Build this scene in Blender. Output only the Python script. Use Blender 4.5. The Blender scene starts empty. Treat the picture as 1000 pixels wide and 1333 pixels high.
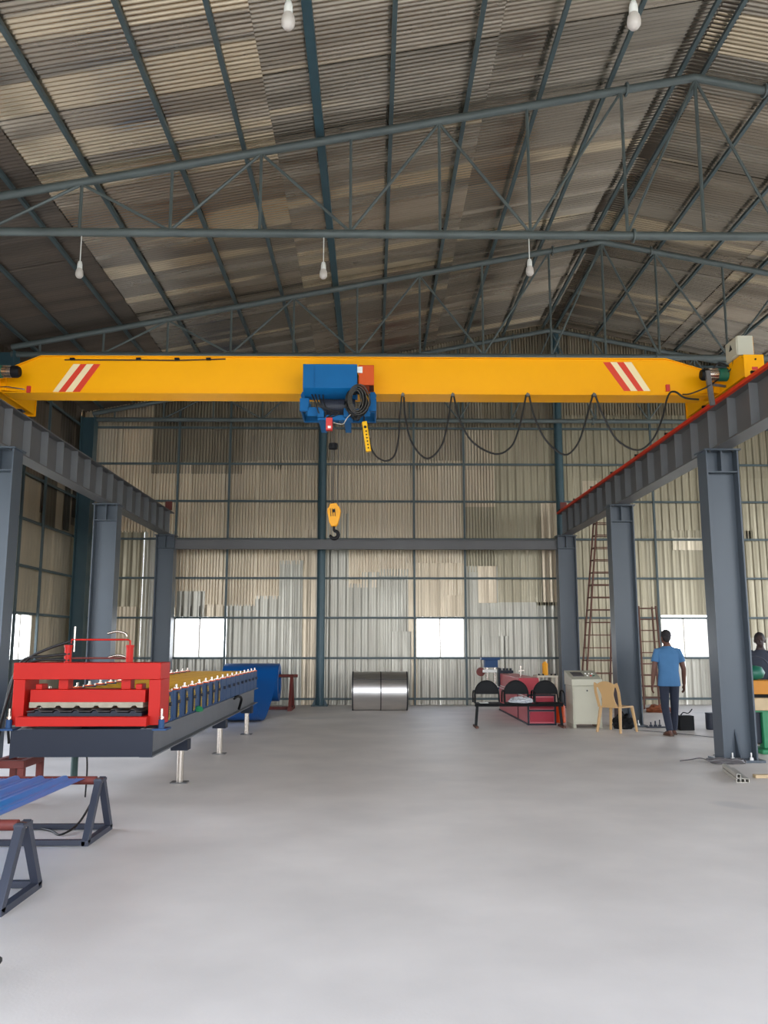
import bpy, bmesh, math, random
from mathutils import Vector, Matrix, Euler
random.seed(7)
PI = math.pi
C = bpy.context.scene.collection
sc = bpy.context.scene

# ------------------------------------------------------------------ camera
F_PX = 1090.0
PITCH = math.atan(171 / F_PX)
YAW = math.atan(15 * math.cos(PITCH) / F_PX)
CAM = Vector((0, 0, 1.5))
cd = bpy.data.cameras.new('camera')
cd.sensor_fit = 'HORIZONTAL'; cd.sensor_width = 36; cd.lens = 36 * F_PX / 1000
cd.clip_start = 0.05; cd.clip_end = 400
cam = bpy.data.objects.new('camera', cd); C.objects.link(cam)
cam.location = CAM; cam.rotation_euler = (PI / 2 + PITCH, 0, -YAW)
sc.camera = cam

# ------------------------------------------------------------------ world, exposure
sc.view_settings.view_transform = 'Standard'; sc.view_settings.look = 'None'
sc.view_settings.gamma = 1; sc.view_settings.use_curve_mapping = False
sc.view_settings.exposure = 0.0
w = bpy.data.worlds.new('sky'); sc.world = w; w.use_nodes = True
nt = w.node_tree; bg = nt.nodes['Background']
tc = nt.nodes.new('ShaderNodeTexCoord'); sp = nt.nodes.new('ShaderNodeSeparateXYZ'); rp = nt.nodes.new('ShaderNodeValToRGB')
nt.links.new(tc.outputs['Generated'], sp.inputs[0]); nt.links.new(sp.outputs['Z'], rp.inputs[0]); nt.links.new(rp.outputs[0], bg.inputs[0])
rp.color_ramp.elements[0].position = 0.0; rp.color_ramp.elements[0].color = (0.92, 0.955, 1.0, 1)
rp.color_ramp.elements[1].position = 0.6; rp.color_ramp.elements[1].color = (0.68, 0.79, 1.0, 1)
bg.inputs[1].default_value = 7.1

def portal(loc, rot, sx, sy):
    l = bpy.data.lights.new('daylight_portal', 'AREA'); l.shape = 'RECTANGLE'; l.size = sx; l.size_y = sy
    l.cycles.is_portal = True
    o = bpy.data.objects.new('daylight_portal', l); C.objects.link(o); o.location = loc; o.rotation_euler = rot
XL, XR, YF, YB = -7.5, 16.6, -3.0, 21.2          # left wall, right wall, open front, back wall
RX, RZ, SL = 4.63, 9.8, 0.195                     # ridge line and roof slope
def roof_z(x): return RZ - SL * abs(x - RX)
portal(((XL + XR) / 2, YF, 3.1), (PI / 2, 0, 0), XR - XL, 6.2)

# ------------------------------------------------------------------ pixel helpers (frame 1000 x 1333)
cp, sp_, cy, sy = math.cos(PITCH), math.sin(PITCH), math.cos(YAW), math.sin(YAW)
def ray(u, v):
    a, b = u - 500, 666.5 - v
    return Vector((F_PX * cp * sy + a * cy - b * sp_ * sy, F_PX * cp * cy - a * sy - b * sp_ * cy, F_PX * sp_ + b * cp))
def P(u, v, Y):
    d = ray(u, v); return CAM + d * (Y / d.y)
def G(u, v, z=0.0):
    d = ray(u, v); return CAM + d * ((z - 1.5) / d.z)

# ------------------------------------------------------------------ materials
def lin(c): return tuple((x / 12.92 if x <= .04045 else ((x + .055) / 1.055) ** 2.4) for x in [k / 255 for k in c])
M = {}
def mat(name, rgb, rough=.5, metal=0., var=.0, scale=4., bump=0., bscale=30., objcol=False, rnd=0., spec=.5, stretch=(1, 1, 1), stain=None, stain_t=.6, coat=0., emit=None, rvar=0.):
    m = bpy.data.materials.new(name); m.use_nodes = True; n = m.node_tree; L = n.links.new
    b = n.nodes['Principled BSDF']
    c = lin(rgb) + (1,)
    b.inputs['Base Color'].default_value = c; b.inputs['Roughness'].default_value = rough; b.inputs['Metallic'].default_value = metal
    b.inputs['Specular IOR Level'].default_value = spec; b.inputs['Coat Weight'].default_value = coat
    src = None
    if objcol:
        oi = n.nodes.new('ShaderNodeObjectInfo')
        mx = n.nodes.new('ShaderNodeMix'); mx.data_type = 'RGBA'; mx.blend_type = 'MULTIPLY'; mx.inputs[0].default_value = 1
        mx.inputs[6].default_value = c; L(oi.outputs['Color'], mx.inputs[7]); src = mx.outputs[2]
    need = var or stain or bump or rvar
    if need:
        t = n.nodes.new('ShaderNodeTexCoord'); mp = n.nodes.new('ShaderNodeMapping'); L(t.outputs['Object'], mp.inputs[0])
        mp.inputs['Scale'].default_value = stretch
        if objcol or rnd:
            oi2 = n.nodes.new('ShaderNodeObjectInfo'); vm = n.nodes.new('ShaderNodeVectorMath'); vm.operation = 'SCALE'
            cb = n.nodes.new('ShaderNodeCombineXYZ')
            for k in range(3): L(oi2.outputs['Random'], cb.inputs[k])
            L(cb.outputs[0], vm.inputs[0]); vm.inputs['Scale'].default_value = 31; L(vm.outputs[0], mp.inputs['Location'])
        nz = n.nodes.new('ShaderNodeTexNoise'); nz.inputs['Scale'].default_value = scale; nz.inputs['Detail'].default_value = 5
        L(mp.outputs[0], nz.inputs['Vector'])
    if var:
        mr = n.nodes.new('ShaderNodeMapRange'); L(nz.outputs['Fac'], mr.inputs[0]); mr.inputs[1].default_value = .3; mr.inputs[2].default_value = .7
        mr.inputs[3].default_value = 1 - var; mr.inputs[4].default_value = 1 + var * .4
        mm = n.nodes.new('ShaderNodeMix'); mm.data_type = 'RGBA'; mm.blend_type = 'MULTIPLY'; mm.inputs[0].default_value = 1
        if src: L(src, mm.inputs[6])
        else: mm.inputs[6].default_value = c
        L(mr.outputs[0], mm.inputs[7]); src = mm.outputs[2]
    if stain:
        n2 = n.nodes.new('ShaderNodeTexNoise'); n2.inputs['Scale'].default_value = scale * .35; n2.inputs['Detail'].default_value = 3
        L(mp.outputs[0], n2.inputs['Vector'])
        mr2 = n.nodes.new('ShaderNodeMapRange'); L(n2.outputs['Fac'], mr2.inputs[0]); mr2.inputs[1].default_value = stain_t; mr2.inputs[2].default_value = stain_t + .03
        m3 = n.nodes.new('ShaderNodeMix'); m3.data_type = 'RGBA'; L(mr2.outputs[0], m3.inputs[0])
        if src: L(src, m3.inputs[6])
        else: m3.inputs[6].default_value = c
        m3.inputs[7].default_value = lin(stain) + (1,); src = m3.outputs[2]
    if src: L(src, b.inputs['Base Color'])
    if rvar:
        mr4 = n.nodes.new('ShaderNodeMapRange'); L(nz.outputs['Fac'], mr4.inputs[0]); mr4.inputs[1].default_value = .35; mr4.inputs[2].default_value = .65
        mr4.inputs[3].default_value = max(.05, rough - rvar); mr4.inputs[4].default_value = rough + rvar; L(mr4.outputs[0], b.inputs['Roughness'])
    if bump:
        n3 = n.nodes.new('ShaderNodeTexNoise'); n3.inputs['Scale'].default_value = bscale; n3.inputs['Detail'].default_value = 3
        L(mp.outputs[0], n3.inputs['Vector'])
        bp = n.nodes.new('ShaderNodeBump'); bp.inputs['Strength'].default_value = bump; bp.inputs['Distance'].default_value = .02
        L(n3.outputs['Fac'], bp.inputs['Height']); L(bp.outputs[0], b.inputs['Normal'])
    if emit: b.inputs['Emission Color'].default_value = lin(emit) + (1,); b.inputs['Emission Strength'].default_value = 1
    M[name] = m; return m

mat('concrete', (228, 220, 212), .52, var=.12, scale=1.1, bump=.05, bscale=60, stain=(210, 204, 198), stain_t=.66)
mat('roof_metal', (160, 149, 132), .24, .80, var=.34, scale=2.0, objcol=True, stretch=(.35, 1.2, 1), bump=.32, bscale=7, stain=(190, 174, 146), stain_t=.61, rvar=.12)
mat('old_metal', (96, 84, 72), .6, .3, var=.35, scale=1.5, objcol=True, stretch=(.4, 2, 1))
mat('wall_metal', (206, 197, 182), .40, .5, var=.14, scale=1.3, objcol=True, stretch=(2, 2, .5), bump=.07, bscale=6, rvar=.08)
mat('purlin_paint', (78, 92, 94), .5, var=.15, scale=3)
mat('teal_paint', (58, 84, 92), .42, var=.12, scale=3)
mat('truss_paint', (96, 104, 102), .45, var=.2, scale=2)
mat('column_grey', (78, 86, 94), .36, var=.06, scale=1.5, spec=.4)
mat('stiffener_grey', (118, 119, 120), .45, var=.06)
mat('case_ochre', (204, 134, 46), .5, spec=.3)
mat('beam_grey', (98, 96, 95), .45, var=.1, scale=1.5)
mat('navy_steel', (30, 35, 47), .42, var=.06, spec=.25)
mat('dark_steel', (54, 57, 68), .45, var=.08, spec=.35)
mat('base_grey', (104, 106, 110), .4, .2, var=.1)
mat('crane_yellow', (255, 176, 0), .42, var=.03, scale=2, spec=.22)
mat('white_stripe', (250, 228, 178), .45)
mat('red_stripe', (226, 62, 34), .45)
mat('rail_red', (226, 60, 32), .5, var=.08, spec=.25)
mat('hoist_blue', (10, 96, 152), .5, var=.05, spec=.22)
mat('machine_blue', (32, 66, 106), .5, var=.08, spec=.3)
mat('coil_blue', (18, 90, 162), .45, spec=.3)
mat('sheet_blue', (26, 128, 196), .28, spec=.4)
mat('machine_red', (182, 27, 16), .45, var=.05, spec=.22)
mat('crimson', (158, 26, 46), .42, spec=.3)
mat('crimson_light', (196, 84, 92), .35)
mat('roller_yellow', (176, 128, 14), .45, .1, var=.2, scale=8, spec=.3)
mat('chain_yellow', (176, 144, 50), .5, var=.4, scale=60)
mat('cylinder_yellow', (226, 154, 10), .4, spec=.25)
mat('pendant_yellow', (240, 180, 6), .4, spec=.25)
mat('black', (12, 12, 14), .6, spec=.25)
mat('cable_black', (26, 24, 22), .55)
mat('rope_grey', (80, 76, 70), .6, .4)
mat('chrome', (200, 190, 178), .22, .95)
mat('steel', (215, 212, 208), .36, .95, var=.12, scale=1.2, stretch=(1, 6, 6))
mat('steel_band', (60, 60, 62), .5, .5)
mat('rust_red', (110, 46, 38), .6, var=.2)
mat('rust_brown', (98, 62, 48), .7, var=.2)
mat('cream', (196, 192, 172), .5, var=.03, spec=.3)
mat('cream_dark', (180, 176, 156), .45)
mat('grey_panel', (96, 92, 92), .4)
mat('chair_tan', (196, 158, 108), .45, spec=.3)
mat('white', (238, 236, 228), .4)
mat('bulb_white', (206, 196, 186), .35)
mat('green_gear', (28, 104, 82), .45, var=.1)
mat('dark_green', (26, 56, 50), .5)
mat('green_paint', (40, 130, 84), .45)
mat('orange_paint', (214, 84, 26), .45, spec=.3)
mat('tag_red', (206, 48, 40), .5)
mat('stone_die', (158, 148, 128), .6, .2, var=.2, scale=12)
mat('plastic_film', (206, 208, 210), .2, var=.2, scale=25, bump=.5)
mat('tarp', (150, 84, 50), .7, var=.3, scale=8)
mat('alu', (190, 184, 172), .4, .4)
mat('wood', (206, 180, 140), .6, var=.2)
mat('skin', (98, 62, 48), .55)
mat('skin_dark', (58, 42, 38), .55)
mat('hair', (30, 24, 24), .6, bump=.5, bscale=160)
mat('shirt_blue', (76, 118, 158), .85, bump=.25, bscale=14, var=.1, scale=5, spec=.2)
mat('jeans', (38, 44, 60), .85, bump=.2, bscale=20, var=.15, scale=10)
mat('sandal', (92, 68, 54), .7)
mat('dark_shirt', (52, 56, 68), .8)
mat('ground_out', (196, 190, 170), .9, var=.1)
g = bpy.data.materials.new('pane_glass'); g.use_nodes = True; n = g.node_tree; n.nodes.clear()
out = n.nodes.new('ShaderNodeOutputMaterial'); mx = n.nodes.new('ShaderNodeMixShader'); tr = n.nodes.new('ShaderNodeBsdfTransparent'); gl = n.nodes.new('ShaderNodeBsdfGlossy')
gl.inputs['Roughness'].default_value = .05; mx.inputs[0].default_value = .06
n.links.new(tr.outputs[0], mx.inputs[1]); n.links.new(gl.outputs[0], mx.inputs[2]); n.links.new(mx.outputs[0], out.inputs[0]); M['pane_glass'] = g

# ------------------------------------------------------------------ mesh builder
def wloc(o):
    v = Vector((0, 0, 0))
    while o: v += o.location; o = o.parent
    return v
class MB:
    def __init__(s): s.v = []; s.f = []; s.sm = []; s.mi = []; s.cm = 0
    def add(s, vs, fs, smooth=False):
        k = len(s.v); s.v += [Vector(p) for p in vs]
        for f in fs: s.f.append([i + k for i in f]); s.sm.append(smooth); s.mi.append(s.cm)
        return s
    def m(s, i): s.cm = i; return s
    def box(s, x0, x1, y0, y1, z0, z1):
        vs = [(x, y, z) for z in (z0, z1) for y in (y0, y1) for x in (x0, x1)]
        return s.add(vs, [(0, 2, 3, 1), (4, 5, 7, 6), (0, 1, 5, 4), (2, 6, 7, 3), (0, 4, 6, 2), (1, 3, 7, 5)])
    def hexa(s, b, t):
        return s.add(list(b) + list(t), [(3, 2, 1, 0), (4, 5, 6, 7), (0, 1, 5, 4), (1, 2, 6, 5), (2, 3, 7, 6), (3, 0, 4, 7)])
    def prism(s, poly, axis, a0, a1):
        def mk(p, a):
            if axis == 'x': return (a, p[0], p[1])
            if axis == 'y': return (p[0], a, p[1])
            return (p[0], p[1], a)
        n = len(poly)
        return s.add([mk(p, a0) for p in poly] + [mk(p, a1) for p in poly],
                     [tuple(range(n)), tuple(range(2 * n - 1, n - 1, -1))] + [(i, i + n, (i + 1) % n + n, (i + 1) % n) for i in range(n)])
    def bar(s, p, q, w, h=None, up=(0, 0, 1)):
        h = h or w; p = Vector(p); q = Vector(q); d = (q - p).normalized(); up = Vector(up)
        if abs(d.dot(up)) > .98: up = Vector((0, 1, 0)) if abs(d.y) < .9 else Vector((1, 0, 0))
        a = d.cross(up).normalized(); b = a.cross(d)
        r = [(-w / 2, -h / 2), (w / 2, -h / 2), (w / 2, h / 2), (-w / 2, h / 2)]
        return s.hexa([p + a * x + b * y for x, y in r], [q + a * x + b * y for x, y in r])
    def tube(s, pts, r, n=8, closed=False, caps=True):
        pts = [Vector(p) for p in pts]; N = len(pts); rs = r if isinstance(r, (list, tuple)) else [r] * N
        vs = []; prev = None
        for i, p in enumerate(pts):
            if closed: d = pts[(i + 1) % N] - pts[i - 1]
            else: d = pts[min(i + 1, N - 1)] - pts[max(i - 1, 0)]
            d.normalize()
            if prev is None:
                a = d.cross(Vector((0, 0, 1)))
                if a.length < .1: a = d.cross(Vector((1, 0, 0)))
            else: a = prev - d * prev.dot(d)
            a.normalize(); prev = a; b = d.cross(a)
            vs += [p + (a * math.cos(2 * PI * k / n) + b * math.sin(2 * PI * k / n)) * rs[i] for k in range(n)]
        fs = []
        for i in range(N if closed else N - 1):
            j = (i + 1) % N
            fs += [(i * n + k, i * n + (k + 1) % n, j * n + (k + 1) % n, j * n + k) for k in range(n)]
        s.add(vs, fs, True)
        if caps and not closed:
            k0 = len(s.v) - len(vs)
            s.f.append([k0 + k for k in range(n)][::-1]); s.sm.append(False); s.mi.append(s.cm)
            s.f.append([k0 + (N - 1) * n + k for k in range(n)]); s.sm.append(False); s.mi.append(s.cm)
        return s
    def cyl(s, p, q, r, n=16, r2=None): return s.tube([p, q], [r, r if r2 is None else r2], n)
    def lathe(s, prof, o, axis='z', n=20):
        """prof: (radius, height) list"""
        o = Vector(o); vs = []
        for r, h in prof:
            for k in range(n):
                a = 2 * PI * k / n; c, d = r * math.cos(a), r * math.sin(a)
                vs.append(o + Vector((c, d, h) if axis == 'z' else (h, c, d) if axis == 'x' else (d, h, c)))
        m_ = len(prof); fs = [(i * n + k, i * n + (k + 1) % n, (i + 1) * n + (k + 1) % n, (i + 1) * n + k) for i in range(m_ - 1) for k in range(n)]
        s.add(vs, fs, True)
        k0 = len(s.v) - len(vs)
        if prof[0][0] > 1e-4: s.f.append([k0 + k for k in range(n)][::-1]); s.sm.append(False); s.mi.append(s.cm)
        if prof[-1][0] > 1e-4: s.f.append([k0 + (m_ - 1) * n + k for k in range(n)]); s.sm.append(False); s.mi.append(s.cm)
        return s
    def build(s, name, m, parent=None, org=None, bevel=0):
        o0 = wloc(parent) if parent else Vector(org if org is not None else (0, 0, 0))
        me = bpy.data.meshes.new(name); me.from_pydata([tuple(p - o0) for p in s.v], [], s.f)
        for k, mm in enumerate(m if isinstance(m, (list, tuple)) else [m]): me.materials.append(M[mm])
        me.polygons.foreach_set('use_smooth', s.sm); me.polygons.foreach_set('material_index', s.mi)
        bm = bmesh.new(); bm.from_mesh(me); bmesh.ops.recalc_face_normals(bm, faces=bm.faces); bm.to_mesh(me); bm.free(); me.set_sharp_from_angle(angle=math.radians(50))
        ob = bpy.data.objects.new(name, me); C.objects.link(ob)
        if parent: ob.parent = parent
        else: ob.location = o0
        if bevel:
            b = ob.modifiers.new('bevel', 'BEVEL'); b.width = bevel; b.segments = 2; b.limit_method = 'ANGLE'
        return ob
def tag(o, label, cat, group=None):
    o['label'] = label; o['category'] = cat
    if group: o['group'] = group
    return o
def thing(name, label, cat, loc=(0, 0, 0), group=None):
    o = bpy.data.objects.new(name, None); C.objects.link(o); o.location = loc; o.empty_display_size = .2
    return tag(o, label, cat, group)
def struct(o): o['kind'] = 'structure'; return o
def sroot(name, loc=(0, 0, 0)):
    o = bpy.data.objects.new(name, None); C.objects.link(o); o.location = loc; return struct(o)
def dup(root, loc=None, label=None, rotz=None, parent=None):
    r = root.copy(); C.objects.link(r)
    if parent: r.parent = parent
    if loc is not None: r.location = loc
    if label: r['label'] = label
    if rotz is not None: r.rotation_euler = (0, 0, rotz)
    for ch in list(root.children): dup(ch, parent=r)
    return r
def bez(pts, k=8):
    pts = [Vector(p) for p in pts]; out = []
    for i in range(len(pts) - 1):
        a, b, c, d = pts[max(i - 1, 0)], pts[i], pts[i + 1], pts[min(i + 2, len(pts) - 1)]
        for j in range(k):
            t = j / k
            out.append(.5 * ((2 * b) + (c - a) * t + (2 * a - 5 * b + 4 * c - d) * t * t + (3 * b - a - 3 * c + d) * t ** 3))
    out.append(pts[-1]); return out
def ibeam(mb, p0, p1, h, wd, tf=.015, tw=.01):
    """I section from p0 to p1 (bottom centre line), h tall, wd wide"""
    p0 = Vector(p0); p1 = Vector(p1); u = Vector((0, 0, 1))
    mb.bar(p0 + u * tf / 2, p1 + u * tf / 2, wd, tf); mb.bar(p0 + u * (h - tf / 2), p1 + u * (h - tf / 2), wd, tf)
    mb.bar(p0 + u * h / 2, p1 + u * h / 2, tw, h - 2 * tf)
    return mb

# ------------------------------------------------------------------ STRUCTURE
fl = MB().box(XL - .3, XR + .3, YF - .5, YB + .3, -.2, 0).build('floor', 'concrete'); struct(fl)
gd = MB().box(-90, 110, -90, 120, -.5, -.21).build('ground', 'ground_out'); struct(gd)

# --- corrugated / ribbed sheets. local x = across the profile, z = length, y = depth
def prof_corr(w_, pitch=.076, amp=.012, seg=6):
    n_ = max(1, round(w_ / pitch)); N = n_ * seg
    return [(w_ * i / N, amp * math.cos(2 * PI * i / seg)) for i in range(N + 1)]
def prof_deep(w_, pitch=.076, dep=.055):
    n_ = max(1, round(w_ / pitch)); p = w_ / n_; out = []
    for i in range(n_):
        x = i * p; out += [(x, .011), (x + .22 * p, .014), (x + .44 * p, .011), (x + .60 * p, .011 - dep), (x + .84 * p, .011 - dep)]
    out.append((w_, .011)); return [(x, -d) for x, d in out]
def prof_trap(w_, pitch=.2, dep=.024):
    n_ = max(1, round(w_ / pitch)); p = w_ / n_; out = []
    for i in range(n_):
        x = i * p
        out += [(x, 0), (x + .30 * p, 0), (x + .34 * p, -.004), (x + .38 * p, 0), (x + .66 * p, 0), (x + .76 * p, -dep), (x + .90 * p, -dep)]
    out.append((w_, 0)); return out
def wall_sheet(parent, side, a0, a1, z0, z1, kind, tone, layer=0, top=None):
    pr = prof_deep(a1 - a0) if kind == 'c' and side == 'back' else prof_corr(a1 - a0) if kind == 'c' else prof_trap(a1 - a0) if side == 'back' else prof_trap(a1 - a0, .33, .006)
    off = layer * .012 + (.0 if kind == 't' else .014 if side == 'back' else .011)
    vs = []; sm = kind == 'c' and side != 'back'
    for k in (0, 1):
        for (x, d) in pr:
            a = a0 + x
            if side == 'back':
                zt = min(z1, roof_z(a) + .11); p = (a, YB - .03 - off + d, z0 if k == 0 else zt)
            elif side == 'left': p = (XL + .03 + off - d, a, z0 if k == 0 else z1)
            else: p = (XR - .03 - off + d, a, z0 if k == 0 else z1)
            vs.append(p)
    N = len(pr)
    mb = MB().add(vs, [(i, i + 1, N + i + 1, N + i) for i in range(N - 1)], sm)
    o = mb.build('wall_sheet', 'wall_metal', parent)
    o.color = tuple(tone) + (1,)
    return o
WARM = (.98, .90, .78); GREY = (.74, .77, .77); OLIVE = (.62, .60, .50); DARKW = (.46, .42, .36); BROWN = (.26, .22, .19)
def tn(base, j=.06):
    k = 1 + random.uniform(-j, j); return tuple(c * k for c in base)
wb = sroot('wall_back', (0, YB, 0))
def X21(u, v=760): return P(u, v, YB).x
def Z21(v): return P(485, v, YB).z
def WS(u0, u1, v0, v1, kind, tone, layer=0, ref=760):
    x0, x1 = P(u0, ref, YB).x, P(u1, ref, YB).x
    wall_sheet(wb, 'back', x0, x1, Z21(v1) if v1 < 915 else 0.0, Z21(v0), kind, tone, layer)
WIN = [(-4.95, -3.68), (1.07, 2.31), (7.2, 8.45)]
# lower row, ribbed; (u0, u1, top v, tone, layer)
low = [(90, 150, 690, OLIVE, 0), (150, 186, 692, OLIVE, 1), (186, 230, 692, GREY, 0),
       (297, 333, 787, GREY, 1), (331, 366, 776, GREY, 2), (364, 395, 730, GREY, 3), (393, 416, 690, WARM, 1), (412, 454, 669, GREY, 2),
       (453, 474, 760, GREY, 1), (472, 494, 745, GREY, 2), (492, 532, 741, GREY, 1), (530, 542, 733, WARM, 2),
       (602, 648, 737, GREY, 1), (646, 698, 784, GREY, 2), (696, 745, 784, GREY, 1),
       (743, 790, 700, OLIVE, 1), (788, 835, 700, OLIVE, 2), (833, 858, 700, OLIVE, 1)]
for (u0, u1, vt, t, ly) in low: WS(u0, u1, vt, 917, 't', tn(t), ly)
for k in range(3):
    u0 = 921 + k * 45; WS(u0, u0 + 46, 830, 917, 't', tn(GREY), 1); WS(u0, u0 + 46, 690, 835, 't', tn(OLIVE), 0)
WS(1300, 1350, 690, 917, 't', OLIVE, 1)
# around the windows
for (u0, u1, va, vb) in [(230, 264, 789, 803), (262, 297, 787, 803), (541, 573, 733, 803), (571, 606, 733, 803), (857, 921, 690, 801)]:
    WS(u0, u1, va, vb, 't', tn(OLIVE if u0 > 800 else WARM), 2)
for (a, b) in WIN:
    wall_sheet(wb, 'back', a, (a + b) / 2, 0, 1.14, 't', tn(GREY), 0); wall_sheet(wb, 'back', (a + b) / 2, b, 0, 1.14, 't', tn(GREY), 1)
# patches nailed over
for (u0, u1, va, vb, t, k) in [(510, 535, 822, 917, GREY, 't'), (581, 605, 775, 803, WARM, 't'), (150, 180, 790, 917, WARM, 't'), (622, 646, 737, 785, WARM, 't'), (876, 921, 700, 716, (1.05, 1, .88), 't'),
                               (762, 781, 626, 646, WARM, 't'), (625, 660, 828, 917, GREY, 't'), (706, 742, 655, 784, WARM, 't'), (232, 268, 770, 803, GREY, 't')]:
    WS(u0, u1, va, vb, k, tn(t), 4)
# middle row
mid = [(90, 150, 552, 694, 'c', (1.22, 1.12, .98), 0), (148, 193, 552, 694, 'c', (1.22, 1.12, .98), 1), (191, 203, 600, 700, 'c', (1.22, 1.12, .98), 0), (201, 246, 603, 791, 'c', (1.2, 1.1, .96), 1), (244, 290, 603, 791, 'c', (1.14, 1.05, .92), 0),
       (288, 335, 602, 789, 'c', WARM, 1), (333, 368, 600, 780, 'c', WARM, 0), (366, 396, 600, 735, 'c', tn(WARM), 1), (394, 418, 600, 712, 'c', WARM, 0), (416, 456, 600, 712, 'c', WARM, 1),
       (454, 496, 600, 765, 'c', WARM, 0), (494, 543, 600, 750, 'c', (.96, .89, .79), 1), (541, 575, 600, 740, 'c', WARM, 0), (573, 607, 600, 780, 'c', (.98, .92, .82), 1),
       (605, 648, 652, 745, 'c', OLIVE, 0), (646, 698, 650, 788, 't', OLIVE, 0), (696, 745, 648, 788, 't', OLIVE, 1), (605, 648, 560, 660, 'c', WARM, 1), (646, 698, 560, 654, 't', tn(OLIVE), 1), (696, 745, 552, 656, 't', tn(OLIVE), 2)]
for (u0, u1, va, vb, k, t, ly) in mid: WS(u0, u1, va, vb, k, tn(t, .04), ly)
for k in range(13):
    u0 = 743 + k * 48
    WS(u0, u0 + 49, 615, 704, 't', tn(OLIVE, .08), k % 2); WS(u0, u0 + 49, 540, 622, 't', tn(OLIVE, .08), 1 + k % 2)
# top row up into the gable
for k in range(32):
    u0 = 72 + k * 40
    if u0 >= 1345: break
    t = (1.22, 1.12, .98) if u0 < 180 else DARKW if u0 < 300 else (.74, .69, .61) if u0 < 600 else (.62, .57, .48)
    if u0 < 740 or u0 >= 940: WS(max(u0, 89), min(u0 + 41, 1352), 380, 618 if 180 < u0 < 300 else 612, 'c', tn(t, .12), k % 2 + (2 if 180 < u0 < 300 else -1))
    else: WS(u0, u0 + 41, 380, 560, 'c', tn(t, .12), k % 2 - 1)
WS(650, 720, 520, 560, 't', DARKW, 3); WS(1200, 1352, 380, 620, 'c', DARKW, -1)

# girts and posts of the back wall
def member(parent, name, p, q, w_, h_=None, m='purlin_paint'): return MB().bar(p, q, w_, h_).build(name, m, parent)
GZ = [.15, 1.14, 2.13, 3.12, 4.11, 5.08, 6.05, 7.0]
for z in GZ:
    member(wb, 'girt', (XL + .1, YB - .12, z), (11.05 if z < 4 else XR - .1, YB - .12, z), .05, .05)
for z in (7.9, 8.7):
    h = (RZ - z) / SL - .4; member(wb, 'girt', (max(XL + .1, RX - h), YB - .12, z), (min(XR - .1, RX + h), YB - .12, z), .05, .05)
portal((13.5, YB + .01, 2.05), (-PI / 2, 0, 0), 4.9, 4.1)  # extra unseen opening at the back wall's right end, added for daylight
for x in (-4.97, -3.66, 1.05, 2.33, 7.18, 8.47, 11.05, 15.6):
    member(wb, 'wall_post', (x, YB - .17, 0), (x, YB - .17, roof_z(x) - .5), .05, .05)

# left wall
wl = sroot('wall_left', (XL, 0, 0)); wr = sroot('wall_right', (XR, 0, 0))
HW = roof_z(XL) + .06; HR = roof_z(XR) + .06
ADDED_GAP_R = (8.9, 19.0); ADDED_GAP_L = (3.5, 13.6)  # unseen openings added in the right and left walls to bring in daylight
BAYW = [(17.35, 18.55), (12.35, 13.55), (7.35, 8.55), (2.35, 3.55)]
def side_wall(root, side, H):
    ys = [YF]
    while ys[-1] < YB - .3:
        y = ys[-1]; nx = y + .98
        for a, b in BAYW:
            if y < a - .02 and nx > a - .25: nx = a
            elif abs(y - a) < .02: nx = b
        if nx > YB - .4: nx = YB
        ys.append(nx)
    if side == 'left': ys[-1] = YB - .27; wall_sheet(root, side, YB - .235, YB, 0, H, 't', BROWN, 0)
    for i in range(len(ys) - 1):
        a, b = ys[i], ys[i + 1]
        if b == ys[-1] and side == 'left': b -= .06
        if side == 'left' and ADDED_GAP_L[0] - .5 < a < ADDED_GAP_L[1] - .5:
            wall_sheet(root, side, a, b + .06, 4.1, H, 't', tn(BROWN), i % 2); continue
        if side == 'right' and ADDED_GAP_R[0] - .5 < a < ADDED_GAP_R[1] - .5:
            wall_sheet(root, side, a, b + .06, 6.1, H, 't', tn(OLIVE), i % 2); continue
        win = any(abs(a - q[0]) < .02 for q in BAYW)
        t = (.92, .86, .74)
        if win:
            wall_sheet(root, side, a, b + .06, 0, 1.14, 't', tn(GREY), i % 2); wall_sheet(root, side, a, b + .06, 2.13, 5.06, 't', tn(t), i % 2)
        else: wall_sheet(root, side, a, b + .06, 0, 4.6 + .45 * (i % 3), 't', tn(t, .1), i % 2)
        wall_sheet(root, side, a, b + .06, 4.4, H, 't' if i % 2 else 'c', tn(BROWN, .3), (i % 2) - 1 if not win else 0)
    s = 1 if side == 'left' else -1; X = XL if side == 'left' else XR
    for z in GZ[:-1] + [6.95]:
        for ya, yb in [(YF, ADDED_GAP_L[0]), (ADDED_GAP_L[1], YB - .15)] if side == 'left' and z < 4.1 else ([(YF, ADDED_GAP_R[0]), (ADDED_GAP_R[1], YB - .15)] if side == 'right' and z < 6.1 else [(YF, YB - .15)]):
            member(root, 'girt', (X + s * .12, ya, z), (X + s * .12, yb, z), .05, .05)
    for a, b in BAYW:
        if side == 'right' and ADDED_GAP_R[0] < a < ADDED_GAP_R[1]: continue
        if side == 'left' and ADDED_GAP_L[0] < a < ADDED_GAP_L[1]: continue
        for y in (a, b): member(root, 'wall_post', (X + s * .17, y, 0), (X + s * .17, y, H), .05, .05)
side_wall(wl, 'left', HW); side_wall(wr, 'right', HR)
# dark patch sheets on the left wall
for (a, b, z0, z1) in [(18.7, 19.5, 4.15, 5.9), (20.0, 20.4, 4.2, 5.5)]:
    o = wall_sheet(wl, 'left', a, b, z0, z1, 't', (.17, .16, .14), 3)

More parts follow.
